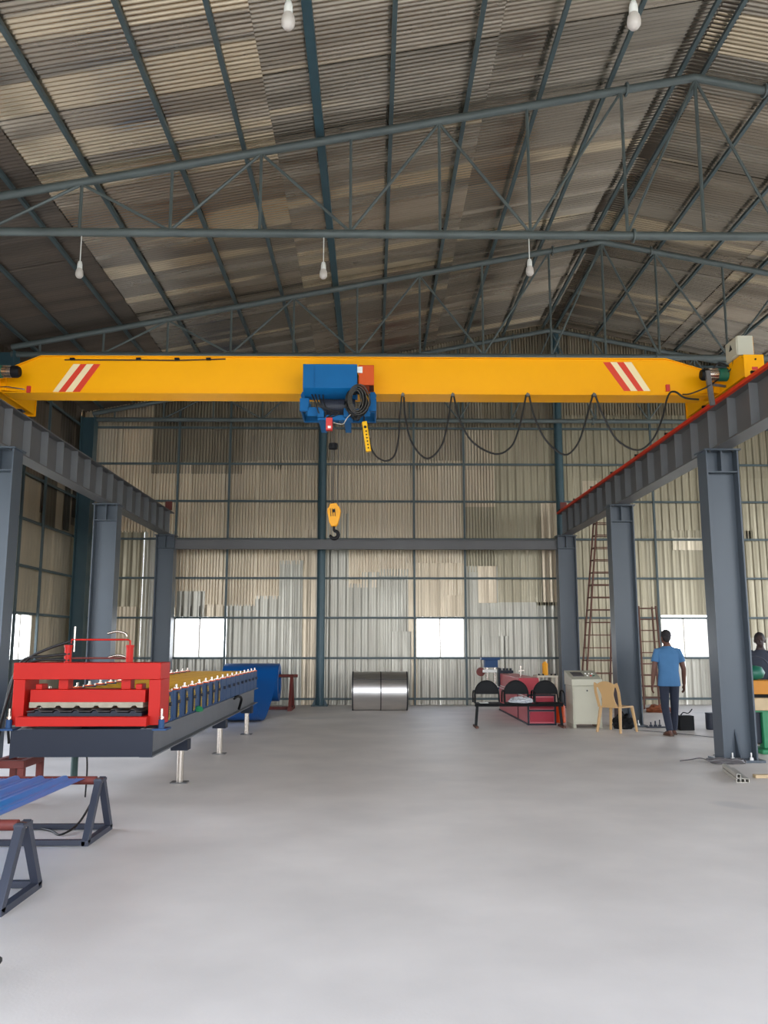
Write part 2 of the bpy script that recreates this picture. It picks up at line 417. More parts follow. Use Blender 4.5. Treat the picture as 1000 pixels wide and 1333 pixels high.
# unseen gable sheeting added over the open front to hold back high sky light
wf = sroot('wall_front_added', (0, YF, 0))
x = XL
while x < XR - .1:
    pr_ = prof_corr(min(1.0, XR - x) + .04)
    vs = [(x + a, YF + .02 + (int(x * 1.01) % 2) * .02 + d, 6.2) for a, d in pr_] + [(x + a, YF + .02 + (int(x * 1.01) % 2) * .02 + d, roof_z(x + a) + .11) for a, d in pr_]
    o = MB().add(vs, [(i, i + 1, len(pr_) + i + 1, len(pr_) + i) for i in range(len(pr_) - 1)], True).build('wall_sheet', 'wall_metal', wf); o.color = tn(WARM) + (1,); x += 1.0
member(wf, 'girt', (XL, YF + .1, 6.2), (XR, YF + .1, 6.2), .08)

# windows
def window(n_, plane, c0, c1, z0=1.14, z1=2.13):
    r = sroot('window_%d' % n_, (0, 0, 0)); t = .03
    def bx(name, a0, a1, za, zb, d0, d1, m):
        mb = MB()
        if plane == 'back': mb.box(a0, a1, YB - d1, YB - d0, za, zb)
        elif plane == 'left': mb.box(XL + d0, XL + d1, a0, a1, za, zb)
        else: mb.box(XR - d1, XR - d0, a0, a1, za, zb)
        return mb.build(name, m, r)
    bx('window_frame', c0, c1, z0, z0 + t, .0, .06, 'alu'); bx('window_frame', c0, c1, z1 - t, z1, .0, .06, 'alu')
    bx('window_frame', c0, c0 + t, z0 + t, z1 - t, .0, .06, 'alu'); bx('window_frame', c1 - t, c1, z0 + t, z1 - t, .0, .06, 'alu')
    cm = (c0 + c1) / 2; bx('mullion', cm - .02, cm + .02, z0 + t, z1 - t, .0, .06, 'alu')
    bx('pane', c0 + t, cm - .012, z0 + t, z1 - t, .028, .034, 'pane_glass'); bx('pane', cm + .012, c1 - t, z0 + t, z1 - t, .028, .034, 'pane_glass')
k = 1
for a, b in WIN: window(k, 'back', a, b); k += 1; portal(((a + b) / 2, YB + .01, 1.63), (-PI / 2, 0, 0), b - a, 1.0)
for a, b in BAYW:
    if not ADDED_GAP_L[0] < a < ADDED_GAP_L[1]:
        window(k, 'left', a, b); k += 1; portal((XL - .01, (a + b) / 2, 1.63), (0, -PI / 2, 0), 1.0, b - a)
    if ADDED_GAP_R[0] < a < ADDED_GAP_R[1]: continue
    window(k, 'right', a, b); k += 1; portal((XR + .01, (a + b) / 2, 1.63), (0, PI / 2, 0), 1.0, b - a)

portal((XR + .01, (ADDED_GAP_R[0] + ADDED_GAP_R[1]) / 2, 3.05), (0, PI / 2, 0), 6.1, ADDED_GAP_R[1] - ADDED_GAP_R[0])
portal((XL - .01, (ADDED_GAP_L[0] + ADDED_GAP_L[1]) / 2, 2.05), (0, -PI / 2, 0), 4.1, ADDED_GAP_L[1] - ADDED_GAP_L[0])
# roof: sheets laid in courses down both slopes, corrugations running down the slope
rf = sroot('ceiling', (RX, 9, RZ)); rf.location = (0, 0, 0)
pr = prof_corr(.988, amp=.0145, seg=8); N = len(pr)
def sheet_mesh(name, m, length):
    vs = [(xx, y, d) for xx in (0, length) for (y, d) in pr]
    me = bpy.data.meshes.new(name); me.from_pydata(vs, [], [(i, i + 1, N + i + 1, N + i) for i in range(N - 1)])
    me.materials.append(M[m]); me.polygons.foreach_set('use_smooth', [True] * (N - 1)); return me
me_new = sheet_mesh('roof_sheet', 'roof_metal', 1.0); me_old = sheet_mesh('roof_sheet', 'old_metal', 1.0)
ang = math.atan(SL)
rows = []; y = YF
while y < YB: rows.append(y); y += .912
for side in (-1, 1):
    cuts = [.0, 3.0, 6.05, 9.38, 12.3]
    for ci in range(4):
        d0, d1 = cuts[ci], cuts[ci + 1] + .12
        if ci == 3: d1 = 12.4
        for ri, y in enumerate(rows):
            old = (side == -1 and ci == 3)
            o = bpy.data.objects.new('roof_sheet', me_old if old else me_new); C.objects.link(o); o.parent = rf
            ln = (d1 - d0) / math.cos(ang)
            o.scale = (ln, 1, 1)
            if side == -1: o.rotation_euler = (0, ang, 0); o.scale = (-ln, 1, 1); o.rotation_euler = (0, -ang, 0)
            else: o.rotation_euler = (0, ang, 0)
            zz = RZ - SL * d0 + .028 * (3 - ci) + .01 * (ri % 2) + random.uniform(0, .004)
            o.location = (RX + side * d0, y, zz); o.rotation_euler.x = random.uniform(-.012, .012)
            k = random.uniform(.8, 1.08); wv = random.uniform(-.03, .03)
            o.color = (k * (1 + wv), k, k * (1 - wv), 1)
rc = MB()
for s in (-1, 1): rc.add([(RX, YF, RZ + .09), (RX, YB, RZ + .09), (RX + s * .3, YB, RZ + .03), (RX + s * .3, YF, RZ + .03)], [(0, 1, 2, 3)])
rc.build('ridge_cap', 'old_metal', rf)
PUR = [.17, 1.22, 2.23, 3.30, 4.38, 5.39, 6.48, 7.41, 8.64, 9.73, 10.80, 11.6]
for s in (-1, 1):
    for d in PUR:
        x = RX + s * d; th = .115 if (d == 5.39 and s == -1) else .058
        z = roof_z(x) - .02 - th / 2
        member(rf, 'purlin', (x, YF, z), (x, YB - .2, z), th, th, 'teal_paint' if th > .1 else 'purlin_paint')

# trusses
def truss(label):
    r = thing('roof_truss', label, 'truss', (RX, 0, 0), 'roof trusses')
    zt = lambda d: 9.56 - SL * d
    zb = 7.12
    for s in (-1, 1):
        MB().cyl((RX, 0, zt(0)), (RX + s * 11.75, 0, zt(11.75)), .058, 12).build('top_chord', 'truss_paint', r)
    MB().cyl((RX - 11.75, 0, zb), (RX + 11.75, 0, zb), .058, 12).build('bottom_chord', 'truss_paint', r)
    nodes = [1.08, 2.44, 3.70, 4.95, 6.21, 7.45, 8.7, 9.96, 11.2]
    MB().cyl((RX, 0, zb), (RX, 0, zt(0)), .025, 6).build('web_member', 'truss_paint', r)
    def web(x0, z0, x1, z1, rad=.021): MB().cyl((x0, 0, z0), (x1, 0, z1), rad, 6).build('web_member', 'truss_paint', r)
    for s in (-1, 1):
        for d in nodes:
            if zt(d) - zb > .08: web(RX + s * d, zb, RX + s * d, zt(d), .023)
        for dt, db in [(0, 1.08), (1.08, 2.44), (3.7, 2.44), (3.7, 4.95), (6.21, 4.95), (6.21, 7.45), (8.7, 7.45), (8.7, 9.96)]:
            web(RX + s * dt, zt(dt) - .03, RX + s * db, zb + .03)
        for z in (zt(1.0), zb):
            f = MB(); f.cyl((RX + s * 1.0 - .012, 0, z), (RX + s * 1.0 + .012, 0, z), .10, 12)
            f.build('splice_flange', 'truss_paint', r)
    return r
t0 = truss('blue-grey pipe roof truss above and just in front of the yellow crane')
t0.location.y = 10.9
TL = {5.9: 'blue-grey pipe roof truss overhead, above the two nearest bulbs', .9: 'blue-grey pipe roof truss behind the camera', 15.9: 'second pipe roof truss, just behind the crane girder', 20.75: 'farthest pipe roof truss, against the back wall gable'}
for y, l in TL.items(): dup(t0, (RX, y, 0), l)

# building columns
def pipe_col(x, y, r_, z1, label):
    t = thing('steel_column', label, 'column', (x, y, 0))
    MB().cyl((x, y, .02), (x, y, z1), r_, 18).build('shaft', 'teal_paint', t)
    MB().box(x - .2, x + .2, y - .2, y + .2, 0, .02).build('base_plate', 'teal_paint', t)
    for s in ((1, 0), (-1, 0), (0, -1)):
        MB().prism([(r_, .02), (.19, .02), (r_, .2)], 'y', -.006, .006)
        a = Vector((s[0], s[1], 0)); b = Vector((-s[1], s[0], 0)) * .006; c = Vector((x, y, 0))
        pts = [c + a * r_ * .95 + Vector((0, 0, .02)), c + a * .19 + Vector((0, 0, .02)), c + a * r_ * .95 + Vector((0, 0, .2))]
        MB().add([p + b for p in pts] + [p - b for p in pts], [(0, 1, 2), (5, 4, 3), (0, 3, 4, 1), (1, 4, 5, 2), (2, 5, 3, 0)]).build('gusset', 'teal_paint', t)
    return t
pipe_col(-1.28, 20.85, .105, 7.07, 'teal round steel post at the middle of the back wall, behind the hook')
pipe_col(4.76, 20.9, .105, 9.5, 'teal round steel post under the ridge, behind the far end of the red rail')
pipe_col(10.8, 20.85, .105, 7.07, 'teal round steel post right of the right-hand window bay')
def hcol(x, y, z1, label, w_=.40, d_=.3, m='teal_paint'):
    t = thing('steel_column', label, 'column', (x, y, 0))
    mb = MB(); mb.box(x - w_ / 2, x - w_ / 2 + .018, y - d_ / 2, y + d_ / 2, .02, z1); mb.box(x + w_ / 2 - .018, x + w_ / 2, y - d_ / 2, y + d_ / 2, .02, z1)
    mb.box(x - w_ / 2 + .018, x + w_ / 2 - .018, y - .01, y + .01, .02, z1); mb.build('shaft', m, t)
    MB().box(x - w_ / 2 - .06, x + w_ / 2 + .06, y - d_ / 2 - .06, y + d_ / 2 + .06, 0, .02).build('base_plate', m, t)
    return t
PL = {20.7: 'dark teal steel column in the far left corner', 15.9: 'dark teal wall column on the left wall beside its far window', 10.9: 'dark teal wall column on the left wall, level with the crane', 5.9: 'dark teal wall column on the left wall near the camera', .9: 'dark teal wall column on the left wall behind the camera'}
for y, l in PL.items():
    hcol(-7.18, y, 7.16, l, .34)
    hcol(XR - .45, y, 7.16, l.replace('left', 'right'))

# ------------------------------------------------------------------ CRANE SUPPORT
CW, CD = .44, .30
def crane_col(x, y, label, sgn):
    t = thing('crane_column', label, 'column', (x, y, 0))
    z0, z1 = .03, 4.08
    mb = MB(); h = CW / 2
    for s in (-1, 1): mb.box(x + s * h - (.02 if s > 0 else 0), x + s * h + (.02 if s < 0 else 0), y - CD / 2, y + CD / 2, z0, z1)
    mb.box(x - h + .02, x + h - .02, y - .008, y + .008, z0, z1); mb.build('shaft', 'column_grey', t)
    MB().box(x - h - .03, x + h + .03, y - CD / 2 - .03, y + CD / 2 + .03, z1, z1 + .02).build('cap_plate', 'column_grey', t)
    MB().box(x - h - .06, x + h + .06, y - CD / 2 - .08, y + CD / 2 + .08, 0, .03).build('base_plate', 'column_grey', t)
    MB().box(x - h + .02, x + h - .02, y - CD / 2 + .01, y - .008, 3.78, 3.795).build('stiffener', 'column_grey', t)
    MB().box(x - .008, x + .008, y - CD / 2 + .02, y - .008, 3.795, z1).build('stiffener', 'column_grey', t)
    MB().prism([(y - .008, z0), (y - CD / 2 - .03, z0), (y - CD / 2 + .04, z0 + .1), (y - .008, .40)], 'x', x - .01, x + .01).build('gusset', 'column_grey', t)
    for bx_ in (-.12, .12):
        for by in (-.17,):
            b = MB(); b.cyl((x + bx_, y + by, .03), (x + bx_, y + by, .12), .012, 8); b.cyl((x + bx_, y + by, .03), (x + bx_, y + by, .06), .026, 6)
            b.build('anchor_bolt', 'steel', t)
    for s in (-1, 1):
        b = MB(); b.cyl((x + s * .16, y - .12, 4.06), (x + s * .16, y - .12, 4.115), .018, 6); b.build('cap_bolt', 'steel_band', t)
    return t
XCR, XCL = 4.72, -5.02
names = ['nearest', 'second', 'third', 'farthest']
for i, y in enumerate((6.5, 11.15, 15.75, 20.3)):
    crane_col(XCR, y, ['grey steel H column under the near end of the right runway beam, out of view', 'large grey steel H column in front at the right, rope heap at its foot',
                       'grey steel H column behind the tan plastic chair', 'farthest right grey steel H column, behind the control cabinet'][i], 1)
    crane_col(XCL, y, ['grey steel H column under the near end of the left runway beam, out of view', 'grey steel H column at the left edge, left of the red press',
                       'grey steel H column rising behind the red press', 'farthest left grey steel H column beside the left window'][i], -1)
def runway(x, s, label, red):
    """s: +1 right beam (inner side faces -x)"""
    y0, y1 = 4.6, 20.5
    t = thing('runway_beam', label, 'beam', (x, y0, 4.1))
    mb = MB(); mb.box(x - .125, x + .125, y0, y1, 4.10, 4.12); mb.box(x - .125, x + .125, y0, y1, 4.66, 4.68)
    mb.box(x - .006, x + .006, y0, y1, 4.12, 4.66); mb.build('girder', 'beam_grey', t)
    first = None; y = y0 + .12
    while y < y1:
        if first is None: first = MB().box(x - s * .115, x - s * .006, y - .006, y + .006, 4.12, 4.66).build('web_stiffener', 'stiffener_grey', t); ya = y
        else:
            c = first.copy(); C.objects.link(c); c.parent = t; c.location = (0, y - ya, 0)
        y += .64
    MB().box(x - .02, x + .02, y0, y1, 4.68, 4.74).build('rail', 'rust_brown', t)
    if red:
        MB().box(x - .175, x - .125, y0, y1 - .1, 4.655, 4.70).build('conductor_bar', 'rail_red', t)
        y = y0 + .5; f = None
        while y < y1 - .3:
            if f is None: f = MB().box(x - .19, x - .12, y - .015, y + .015, 4.70, 4.73).build('bar_clamp', 'black', t); ya = y
            else:
                c = f.copy(); C.objects.link(c); c.parent = t; c.location = (0, y - ya, 0)
            y += 1.5
    MB().box(x - .08, x + .08, y1 - .12, y1 - .08, 4.74, 4.95).build('end_stop', 'rust_red', t)
runway(XCR, 1, 'right grey crane runway beam with a red bar along its edge', True)
runway(XCL, -1, 'left grey crane runway beam, dark rail on top', False)
tb = MB(); ibeam(tb, (XCL + .22, 20.3, 3.76), (XCR - .22, 20.3, 3.76), .24, .14, .014, .01)
tag(tb.build('tie_beam', 'beam_grey', None, (XCL, 20.3, 3.76)), 'long grey steel tie beam across the back between the two farthest columns', 'beam')

# ------------------------------------------------------------------ CRANE
cr = thing('overhead_crane', 'yellow single girder overhead crane spanning both runway beams', 'crane', (-.15, 10.88, 4.74))
g0, g1, zb, zt_ = 10.70, 11.06, 4.77, 5.26
gx = [(-4.86, 4.79), (-4.4, zb), (4.2, zb), (4.53, 4.80), (4.53, 5.07), (3.92, zt_), (-4.4, zt_), (-4.86, 5.06)]
MB().prism(gx, 'y', g0 + .02, g1 - .02).build('box_girder', 'crane_yellow', cr, bevel=.004)
MB().box(-4.86, 4.45, g0 - .0, g1, zb - .012, zb).build('bottom_flange', 'crane_yellow', cr)
MB().box(-4.4, 3.92, g0 - .0, g1, zt_, zt_ + .012).build('top_flange', 'crane_yellow', cr)
mb = MB(); mb.bar((-4.4, 10.88, zt_ + .006), (-4.87, 10.88, 5.066), .36, .012); mb.build('sloping_flange', 'crane_yellow', cr)
mb = MB(); mb.bar((3.92, 10.88, zt_ + .006), (4.53, 10.88, 5.076), .36, .012); mb.build('sloping_flange', 'crane_yellow', cr)
def gp(u, v): return P(u, v, g0 + .02)
def quad_on(pts, name, m, par, y=g0 + .02, t=.003):
    a = [Vector((p.x, y, p.z)) for p in pts]; b = [Vector((p.x, y - t, p.z)) for p in pts]
    return MB().hexa(a, b).build(name, m, par)
for q, m in [((68, 75.6, 95.6, 105), 'white_stripe'), ((75.6, 84.6, 105, 113), 'red_stripe'), ((84.6, 94, 113, 122), 'white_stripe'), ((94, 103.5, 122, 131), 'red_stripe')]:
    quad_on([gp(q[0], 511), gp(q[1], 511), gp(q[3], 474), gp(q[2], 474)], 'hazard_stripe', m, cr)
for q, m in [((812.5, 821.5, 785, 794.5), 'red_stripe'), ((821.5, 830, 794.5, 803), 'white_stripe'), ((830, 838, 803, 812), 'red_stripe'), ((838, 847, 812, 822), 'white_stripe')]:
    quad_on([gp(q[0], 509), gp(q[1], 509), gp(q[3], 471.5), gp(q[2], 471.5)], 'hazard_stripe', m, cr)
for (u, v) in ((38, 507), (869, 505)):
    a = gp(u, v); o = MB().box(a.x - .025, a.x + .025, g0 - .008, g0 + .02, a.z - .05, a.z + .04).build('warning_tag', 'tag_red', cr); o['label'] = 'small red warning tag'
for u in (95, 181, 231, 272):
    a = gp(u, 468); MB().box(a.x - .03, a.x + .03, g0 - .02, g0 + .02, a.z - .015, a.z + .012).build('cable_clip', 'black', cr)
MB().tube([gp(85, 469) + Vector((0, -.02, 0)), gp(181, 469.5) + Vector((0, -.025, 0)), gp(231, 470) + Vector((0, -.025, 0)), gp(294, 468) + Vector((0, -.02, 0))], .008, 6).build('top_cable', 'cable_black', cr)
MB().tube([gp(-2, 505) + Vector((0, -.05, 0)), gp(12, 505) + Vector((0, -.05, 0)), gp(33, 507.5) + Vector((0, -.02, 0))], .008, 6).build('safety_chain', 'chrome', cr)
# end carriages
def carriage(x, s):
    ec = MB(); y0, y1, za, zb_ = 9.9, 11.86, 4.775, 5.02
    ec.box(x - .11, x + .11, y0 + .01, y1 - .01, za, zb_)
    ob = ec.build('end_carriage', 'crane_yellow', cr, bevel=.006)
    for y in (y0, y1 - .012):
        MB().box(x - .125, x + .125, y - .002, y + .012, 4.75, 5.04).build('end_plate', 'crane_yellow', ob)
    for y in (y0 + .25, y1 - .25):
        wq = MB(); wq.cyl((x - .05, y, 4.835), (x + .05, y, 4.835), .095, 20); wq.build('wheel', 'dark_steel', ob)
    MB().box(x + s * .1, x - s * .18, g0, g1, 4.79, 5.0).build('connection_plate', 'crane_yellow', ob)
    a = MB(); a.prism([(10.0, 5.02), (10.5, 5.02), (10.4, 5.08), (10.05, 5.08)], 'x', x - .1, x + .1); a.build('mount_block', 'crane_yellow', ob)
    return ob
er = carriage(XCR, 1); el = carriage(XCL, -1)
for z, nm in ((4.98, 'bolt_hole'),):
    MB().cyl((XCR + .02, 9.890, z), (XCR + .02, 9.899, z), .012, 10).build(nm, 'black', er)
o = MB().box(XCR - .03, XCR + .04, 9.89, 9.899, 4.84, 4.88).build('warning_tag', 'tag_red', er); o['label'] = 'small red warning tag'
def motor(x, s, par, y=10.42, z=4.95):
    # shaft axis along x, body sticks toward the span
    m1 = MB(); m1.lathe([(.07, 0), (.085, -.01 * s), (.085, -.12 * s), (.06, -.13 * s)], (x - s * .11, y, z), 'x', 20); gb = m1.build('gearbox', 'green_gear', par)
    m2 = MB(); x1 = x - s * .24; m2.cyl((x1, y, z), (x1 - s * .12, y, z), .062, 20)
    for k in range(14):
        a = 2 * PI * k / 14; c = Vector((0, math.cos(a), math.sin(a)))
        m2.bar(Vector((x1, y, z)) + c * .068, Vector((x1 - s * .12, y, z)) + c * .068, .006, .02, up=c)
    m2.build('motor_body', 'chrome', par)
    m3 = MB(); m3.lathe([(.078, 0), (.078, -.07 * s), (.06, -.10 * s), (.02, -.105 * s)], (x1 - s * .12, y, z), 'x', 20); m3.build('fan_cover', 'black', par)
motor(XCR, 1, er); motor(XCL + .02, -1, el)
bxx = MB().box(4.59, 4.79, 10.03, 10.38, 5.085, 5.34).build('electric_box', 'cream', cr, bevel=.008)
d_ = MB().box(4.58, 4.59, 10.05, 10.36, 5.10, 5.325).build('box_door', 'cream', bxx)
tri = MB(); tri.prism([(10.255, 5.20), (10.165, 5.20), (10.21, 5.28)], 'x', 4.576, 4.5805); o = tri.build('warning_triangle', 'black', bxx); o['label'] = 'black warning triangle on the cream door'
MB().box(4.79, 4.80, 10.05, 10.36, 5.10, 5.33).build('box_side', 'crane_yellow', bxx)
# collector arm by the rail
mb = MB(); a = P(914, 502, 10.3); b = P(919, 549, 10.3); mb.bar((4.32, 10.35, 4.98), (4.36, 10.35, 4.52), .06, .05); mb.bar((4.34, 10.35, 4.80), (4.61, 10.5, 4.82), .03, .03); mb.build('collector_arm', 'beam_grey', cr, bevel=.004)
MB().tube(bez([(4.08, 10.6, 4.74), (4.15, 10.5, 4.72), (4.3, 10.33, 4.76), (4.5, 10.4, 4.9), (4.62, 10.3, 5.0), (4.62, 10.25, 5.09)]), .010, 6).build('power_cable', 'cable_black', cr)
MB().tube(bez([(4.62, 10.38, 5.05), (4.52, 10.45, 5.12), (4.44, 10.5, 5.02), (4.40, 10.45, 4.96)]), .012, 6).build('power_cable', 'cable_black', cr)

# festoon
fe = thing('festoon_cable', 'black festoon cable hanging in loops from the yellow girder', 'cable', (.4, 10.6, 4.1))
FY = 10.6
def F(u, v): return P(u, v, FY)
for seg in ([(526, 517), (528, 545), (537, 578), (556, 597), (574, 582), (582, 555), (586, 530), (588, 516)],
            [(591, 516), (598, 545), (615, 575), (645, 591), (665, 582), (675, 560), (682, 530), (685, 514)],
            [(689, 514), (695, 540), (710, 572), (735, 592), (752, 578), (762, 550), (768, 528), (772, 514)],
            [(775, 514), (785, 540), (803, 572), (830, 586), (850, 572), (862, 545), (870, 515), (879, 510), (892, 518), (910, 520)]):
    MB().tube(bez([F(*p) for p in seg], 5), .013, 6).build('cable_loop', 'cable_black', fe)
for u in (524.5, 589.5, 687, 773.5):
    a = F(u, 514); h = MB(); h.box(a.x - .02, a.x + .02, FY - .03, FY + .03, a.z - .02, a.z + .01); h.box(a.x - .008, a.x + .008, FY - .005, FY + .12, a.z + .01, a.z + .03); h.build('cable_hanger', 'beam_grey', fe)

# hoist
ho = thing('electric_hoist', 'blue electric hoist trolley under the yellow girder', 'hoist', (-.4, 10.6, 4.3))
def HP(u, v, y=10.3): return P(u, v, y)
a, b = HP(395, 475), HP(465, 506)
zl, zh = b.z, a.z
mb = MB(); mb.prism([(10.26, zl), (10.34, 4.66), (10.66, 4.66), (10.66, zh), (10.26, zh)], 'x', a.x, b.x); mb.build('motor_cover', 'hoist_blue', ho, bevel=.006)
MB().box(a.x + .14, a.x + .148, 10.245, 10.262, zl - .0, zh - .05).build('seam', 'hoist_blue', ho)
zf = 4.74
# suspension frame below the girder
mb = MB(); x0, x1 = P(392, 530, 10.7).x, P(490, 530, 10.7).x
mb.box(x0, x0 + .12, 10.50, 10.56, 4.47, 4.64); mb.box(x1 - .10, x1, 10.50, 10.56, 4.47, 4.64); mb.box(x0, x1, 11.16, 11.22, 4.50, 4.62); mb.box(x0, x0 + .02, 10.56, 11.16, 4.5, 4.6); mb.box(x1 - .02, x1, 10.56, 11.16, 4.5, 4.6); mb.box(x0 + .1, x0 + .26, 10.5, 10.52, 4.40, 4.52); mb.box(x1 - .36, x1 - .08, 10.5, 10.52, 4.40, 4.50); mb.box(x0 + .24, x0 + .32, 10.4, 11.22, 4.36, 4.48); mb.box(x1 - .42, x1 - .34, 10.4, 11.22, 4.36, 4.48)
mb.box(x0 + .24, x1 - .3, 10.44, 10.54, 4.33, 4.40)
mb.build('trolley_frame', 'hoist_blue', ho, bevel=.005)
mb = MB(); mb.cyl((x0 + .26, 10.72, 4.58), (x1 - .28, 10.72, 4.58), .13, 24)
for k in range(14): xx = x0 + .3 + k * .028; mb.cyl((xx, 10.72, 4.58), (xx + .014, 10.72, 4.58), .137, 24)
mb.build('rope_drum', 'dark_steel', ho)
for xx in (x0 + .05, x1 - .05):
    for yy in (10.64, 11.12):
        mb = MB(); mb.cyl((xx, yy - .02, 4.71), (xx, yy + .02, 4.71), .05, 16); mb.bar((xx, yy + (-.05 if yy < 10.9 else .05), 4.5), (xx, yy + (-.05 if yy < 10.9 else .05), 4.75), .06, .012); mb.build('trolley_wheel', 'hoist_blue', ho)
c0, c1 = HP(465, 476, 10.35), HP(487, 502, 10.35)
ob = MB().box(c0.x + .02, c1.x, 10.32, 10.64, c1.z, c0.z).build('control_box', 'orange_paint', ho, bevel=.006)
MB().box(c0.x - .01, c0.x + .07, 10.30, 10.32, c0.z - .11, c0.z - .03).build('label_plate', 'white', ob)
for k in range(3): MB().cyl((c1.x - .05 + .02 * k, 10.36, c1.z - .07), (c1.x - .05 + .02 * k, 10.36, c1.z), .008, 8).build('cable_gland', 'black', ob)
# coil of cable
cc = HP(464, 524, 10.32); mb = MB()
for k in range(20):
    ra, rb = .145 * random.uniform(.5, 1.1), .205 * random.uniform(.55, 1.08); ph = random.uniform(0, 6); dx = random.uniform(-.02, .02); dz = random.uniform(-.02, .02)
    pts = [cc + Vector((dx + ra * math.cos(t), random.uniform(-.05, .03) + .03 * math.sin(2 * t + ph), dz + rb * math.sin(t))) for t in [2 * PI * j / 22 for j in range(22)]]
    mb.tube(pts, .0085, 6, closed=True)
mb.build('cable_coil', 'cable_black', ho)['label'] = 'bundle of coiled black cable'
mb = MB()
for k in range(4):
    ra, rb = .06 + .025 * k, .12 + .025 * k; pts = [cc + Vector((.01 * k + ra * math.cos(t), -.075 + .01 * math.sin(3 * t), .02 + rb * math.sin(t))) for t in [2 * PI * j / 22 for j in range(22)]]
    mb.tube(pts, .007, 6, closed=True)
mb.build('cable_coil', 'rope_grey', ho)['label'] = 'lighter grey loops on the cable bundle'
for k in range(4):
    xx = P(405 + 5 * k, 520, 10.4).x
    MB().tube(bez([(xx, 10.42, 4.68), (xx + .05, 10.36, 4.56 - .03 * k), (xx + .10 + .04 * k, 10.40, 4.42), (xx + .14 - .02 * k, 10.44, 4.36)]), .009, 6).build('loose_cable', 'cable_black', ho)
MB().tube(bez([HP(434, 550), HP(446, 552), HP(452, 544), HP(458, 538)]), .006, 6).build('loose_cable', 'alu', ho)
a = HP(429, 546); b = HP(434, 560)
lb = MB().box(HP(424.5, 550).x, HP(433, 550).x, 10.28, 10.36, b.z, a.z + .02).build('limit_switch', 'tag_red', ho, bevel=.004); lb['label'] = 'small red limit switch box'
MB().box(HP(427, 550).x, HP(431, 550).x, 10.274, 10.28, b.z + .02, b.z + .05).build('switch_label', 'white', lb)
# ropes, weight, hook block
hx = HP(433, 560).x; hyy = 10.5
hxr = P(442, 545, hyy).x; hbx = P(435, 660, hyy).x
ztop = 4.45; zblk = P(435, 657, hyy).z
for xa, xb in ((hx - .02, hbx - .03), (hx + .01, hbx - .01), (hxr, hbx + .04)):
    MB().cyl((xa, hyy, ztop), (xb, hyy, zblk), .0065, 6).build('wire_rope', 'rope_grey', ho)
wz = P(433, 581, hyy).z
mb = MB(); mb.lathe([(.025, -.045), (.055, -.035), (.06, 0), (.055, .035), (.025, .045)], (hx, hyy, wz), 'z', 16); mb.build('trip_weight', 'black', ho)
hb = MB(); zz = P(435, 668, hyy).z; hw = P(443, 668, hyy).x - P(428, 668, hyy).x
pl = [(-.05, .11), (.03, .12), (.075, .05), (.08, -.02), (.05, -.14), (.02, -.17), (-.03, -.17), (-.06, -.12), (-.075, 0)]
for s in (-1, 1): hb.prism([(hbx + p[0], zz + p[1]) for p in pl], 'y', hyy + s * .055 - .008, hyy + s * .055 + .008)
hbo = hb.build('hook_block', 'cylinder_yellow', ho, bevel=.004)
mb = MB(); mb.cyl((hbx, hyy - .045, zz + .02), (hbx, hyy + .045, zz + .02), .085, 24); mb.build('sheave', 'cylinder_yellow', hbo)
mb = MB(); mb.cyl((hbx, hyy - .08, zz + .02), (hbx, hyy + .08, zz + .02), .02, 12); mb.build('sheave_pin', 'black', hbo)
for k in range(3):
    MB().bar((hbx - .045 + .028 * k, hyy - .066, zz + .05), (hbx - .035 + .028 * k, hyy - .066, zz - .05), .008, .005).build('stripe', 'black', hbo)
hk = MB(); pts = [Vector((hbx, hyy, zz - .17)), Vector((hbx, hyy, zz - .22))] + [Vector((hbx + .005 + .05 * math.sin(t), hyy, zz - .275 + .05 * math.cos(t))) for t in [i * PI / 8 for i in range(0, 13)]]
hk.tube(pts, [.016, .016] + [.02 + .006 * math.sin(i * PI / 12) for i in range(12)] + [.008], 10); hk.build('hook', 'black', hbo)

# pendant
pa, pb = HP(474.5, 549, 10.25), HP(480, 588, 10.25)
pe = thing('pendant_control', 'yellow push-button pendant hanging right of the hoist', 'remote control', (pb.x, 10.25, pb.z))
mb = MB(); d = Vector((pb.x - pa.x, 0, pb.z - pa.z)); mb.bar((pa.x, 10.25, pa.z), (pb.x, 10.25, pb.z), .065, .06, up=(0, 1, 0)); body = mb.build('housing', 'pendant_yellow', pe, bevel=.008)
for k in range(6):
    q = Vector((pa.x, 10.25, pa.z)) + d * (.34 + .11 * k); MB().cyl(q + Vector((.003, -.03, 0)), q + Vector((.003, -.042, 0)), .009, 10).build('button', 'black', pe)
q = Vector((pa.x, 10.25, pa.z)) + d * .2; MB().cyl(q + Vector((0, -.03, 0)), q + Vector((0, -.05, 0)), .016, 12).build('stop_button', 'black', pe)
MB().tube(bez([HP(474, 549, 10.25), HP(474, 543, 10.28), HP(472, 536, 10.3)]), .008, 6).build('cord', 'cable_black', pe)
MB().tube(bez([HP(481, 570, 10.28), HP(483, 582, 10.35), HP(490, 594, 10.4), HP(503, 600, 10.5), HP(514, 592, 10.55), HP(519, 570, 10.58), HP(520.5, 545, 10.6), HP(523, 516, 10.6)], 5), .011, 6).build('cord', 'cable_black', pe)

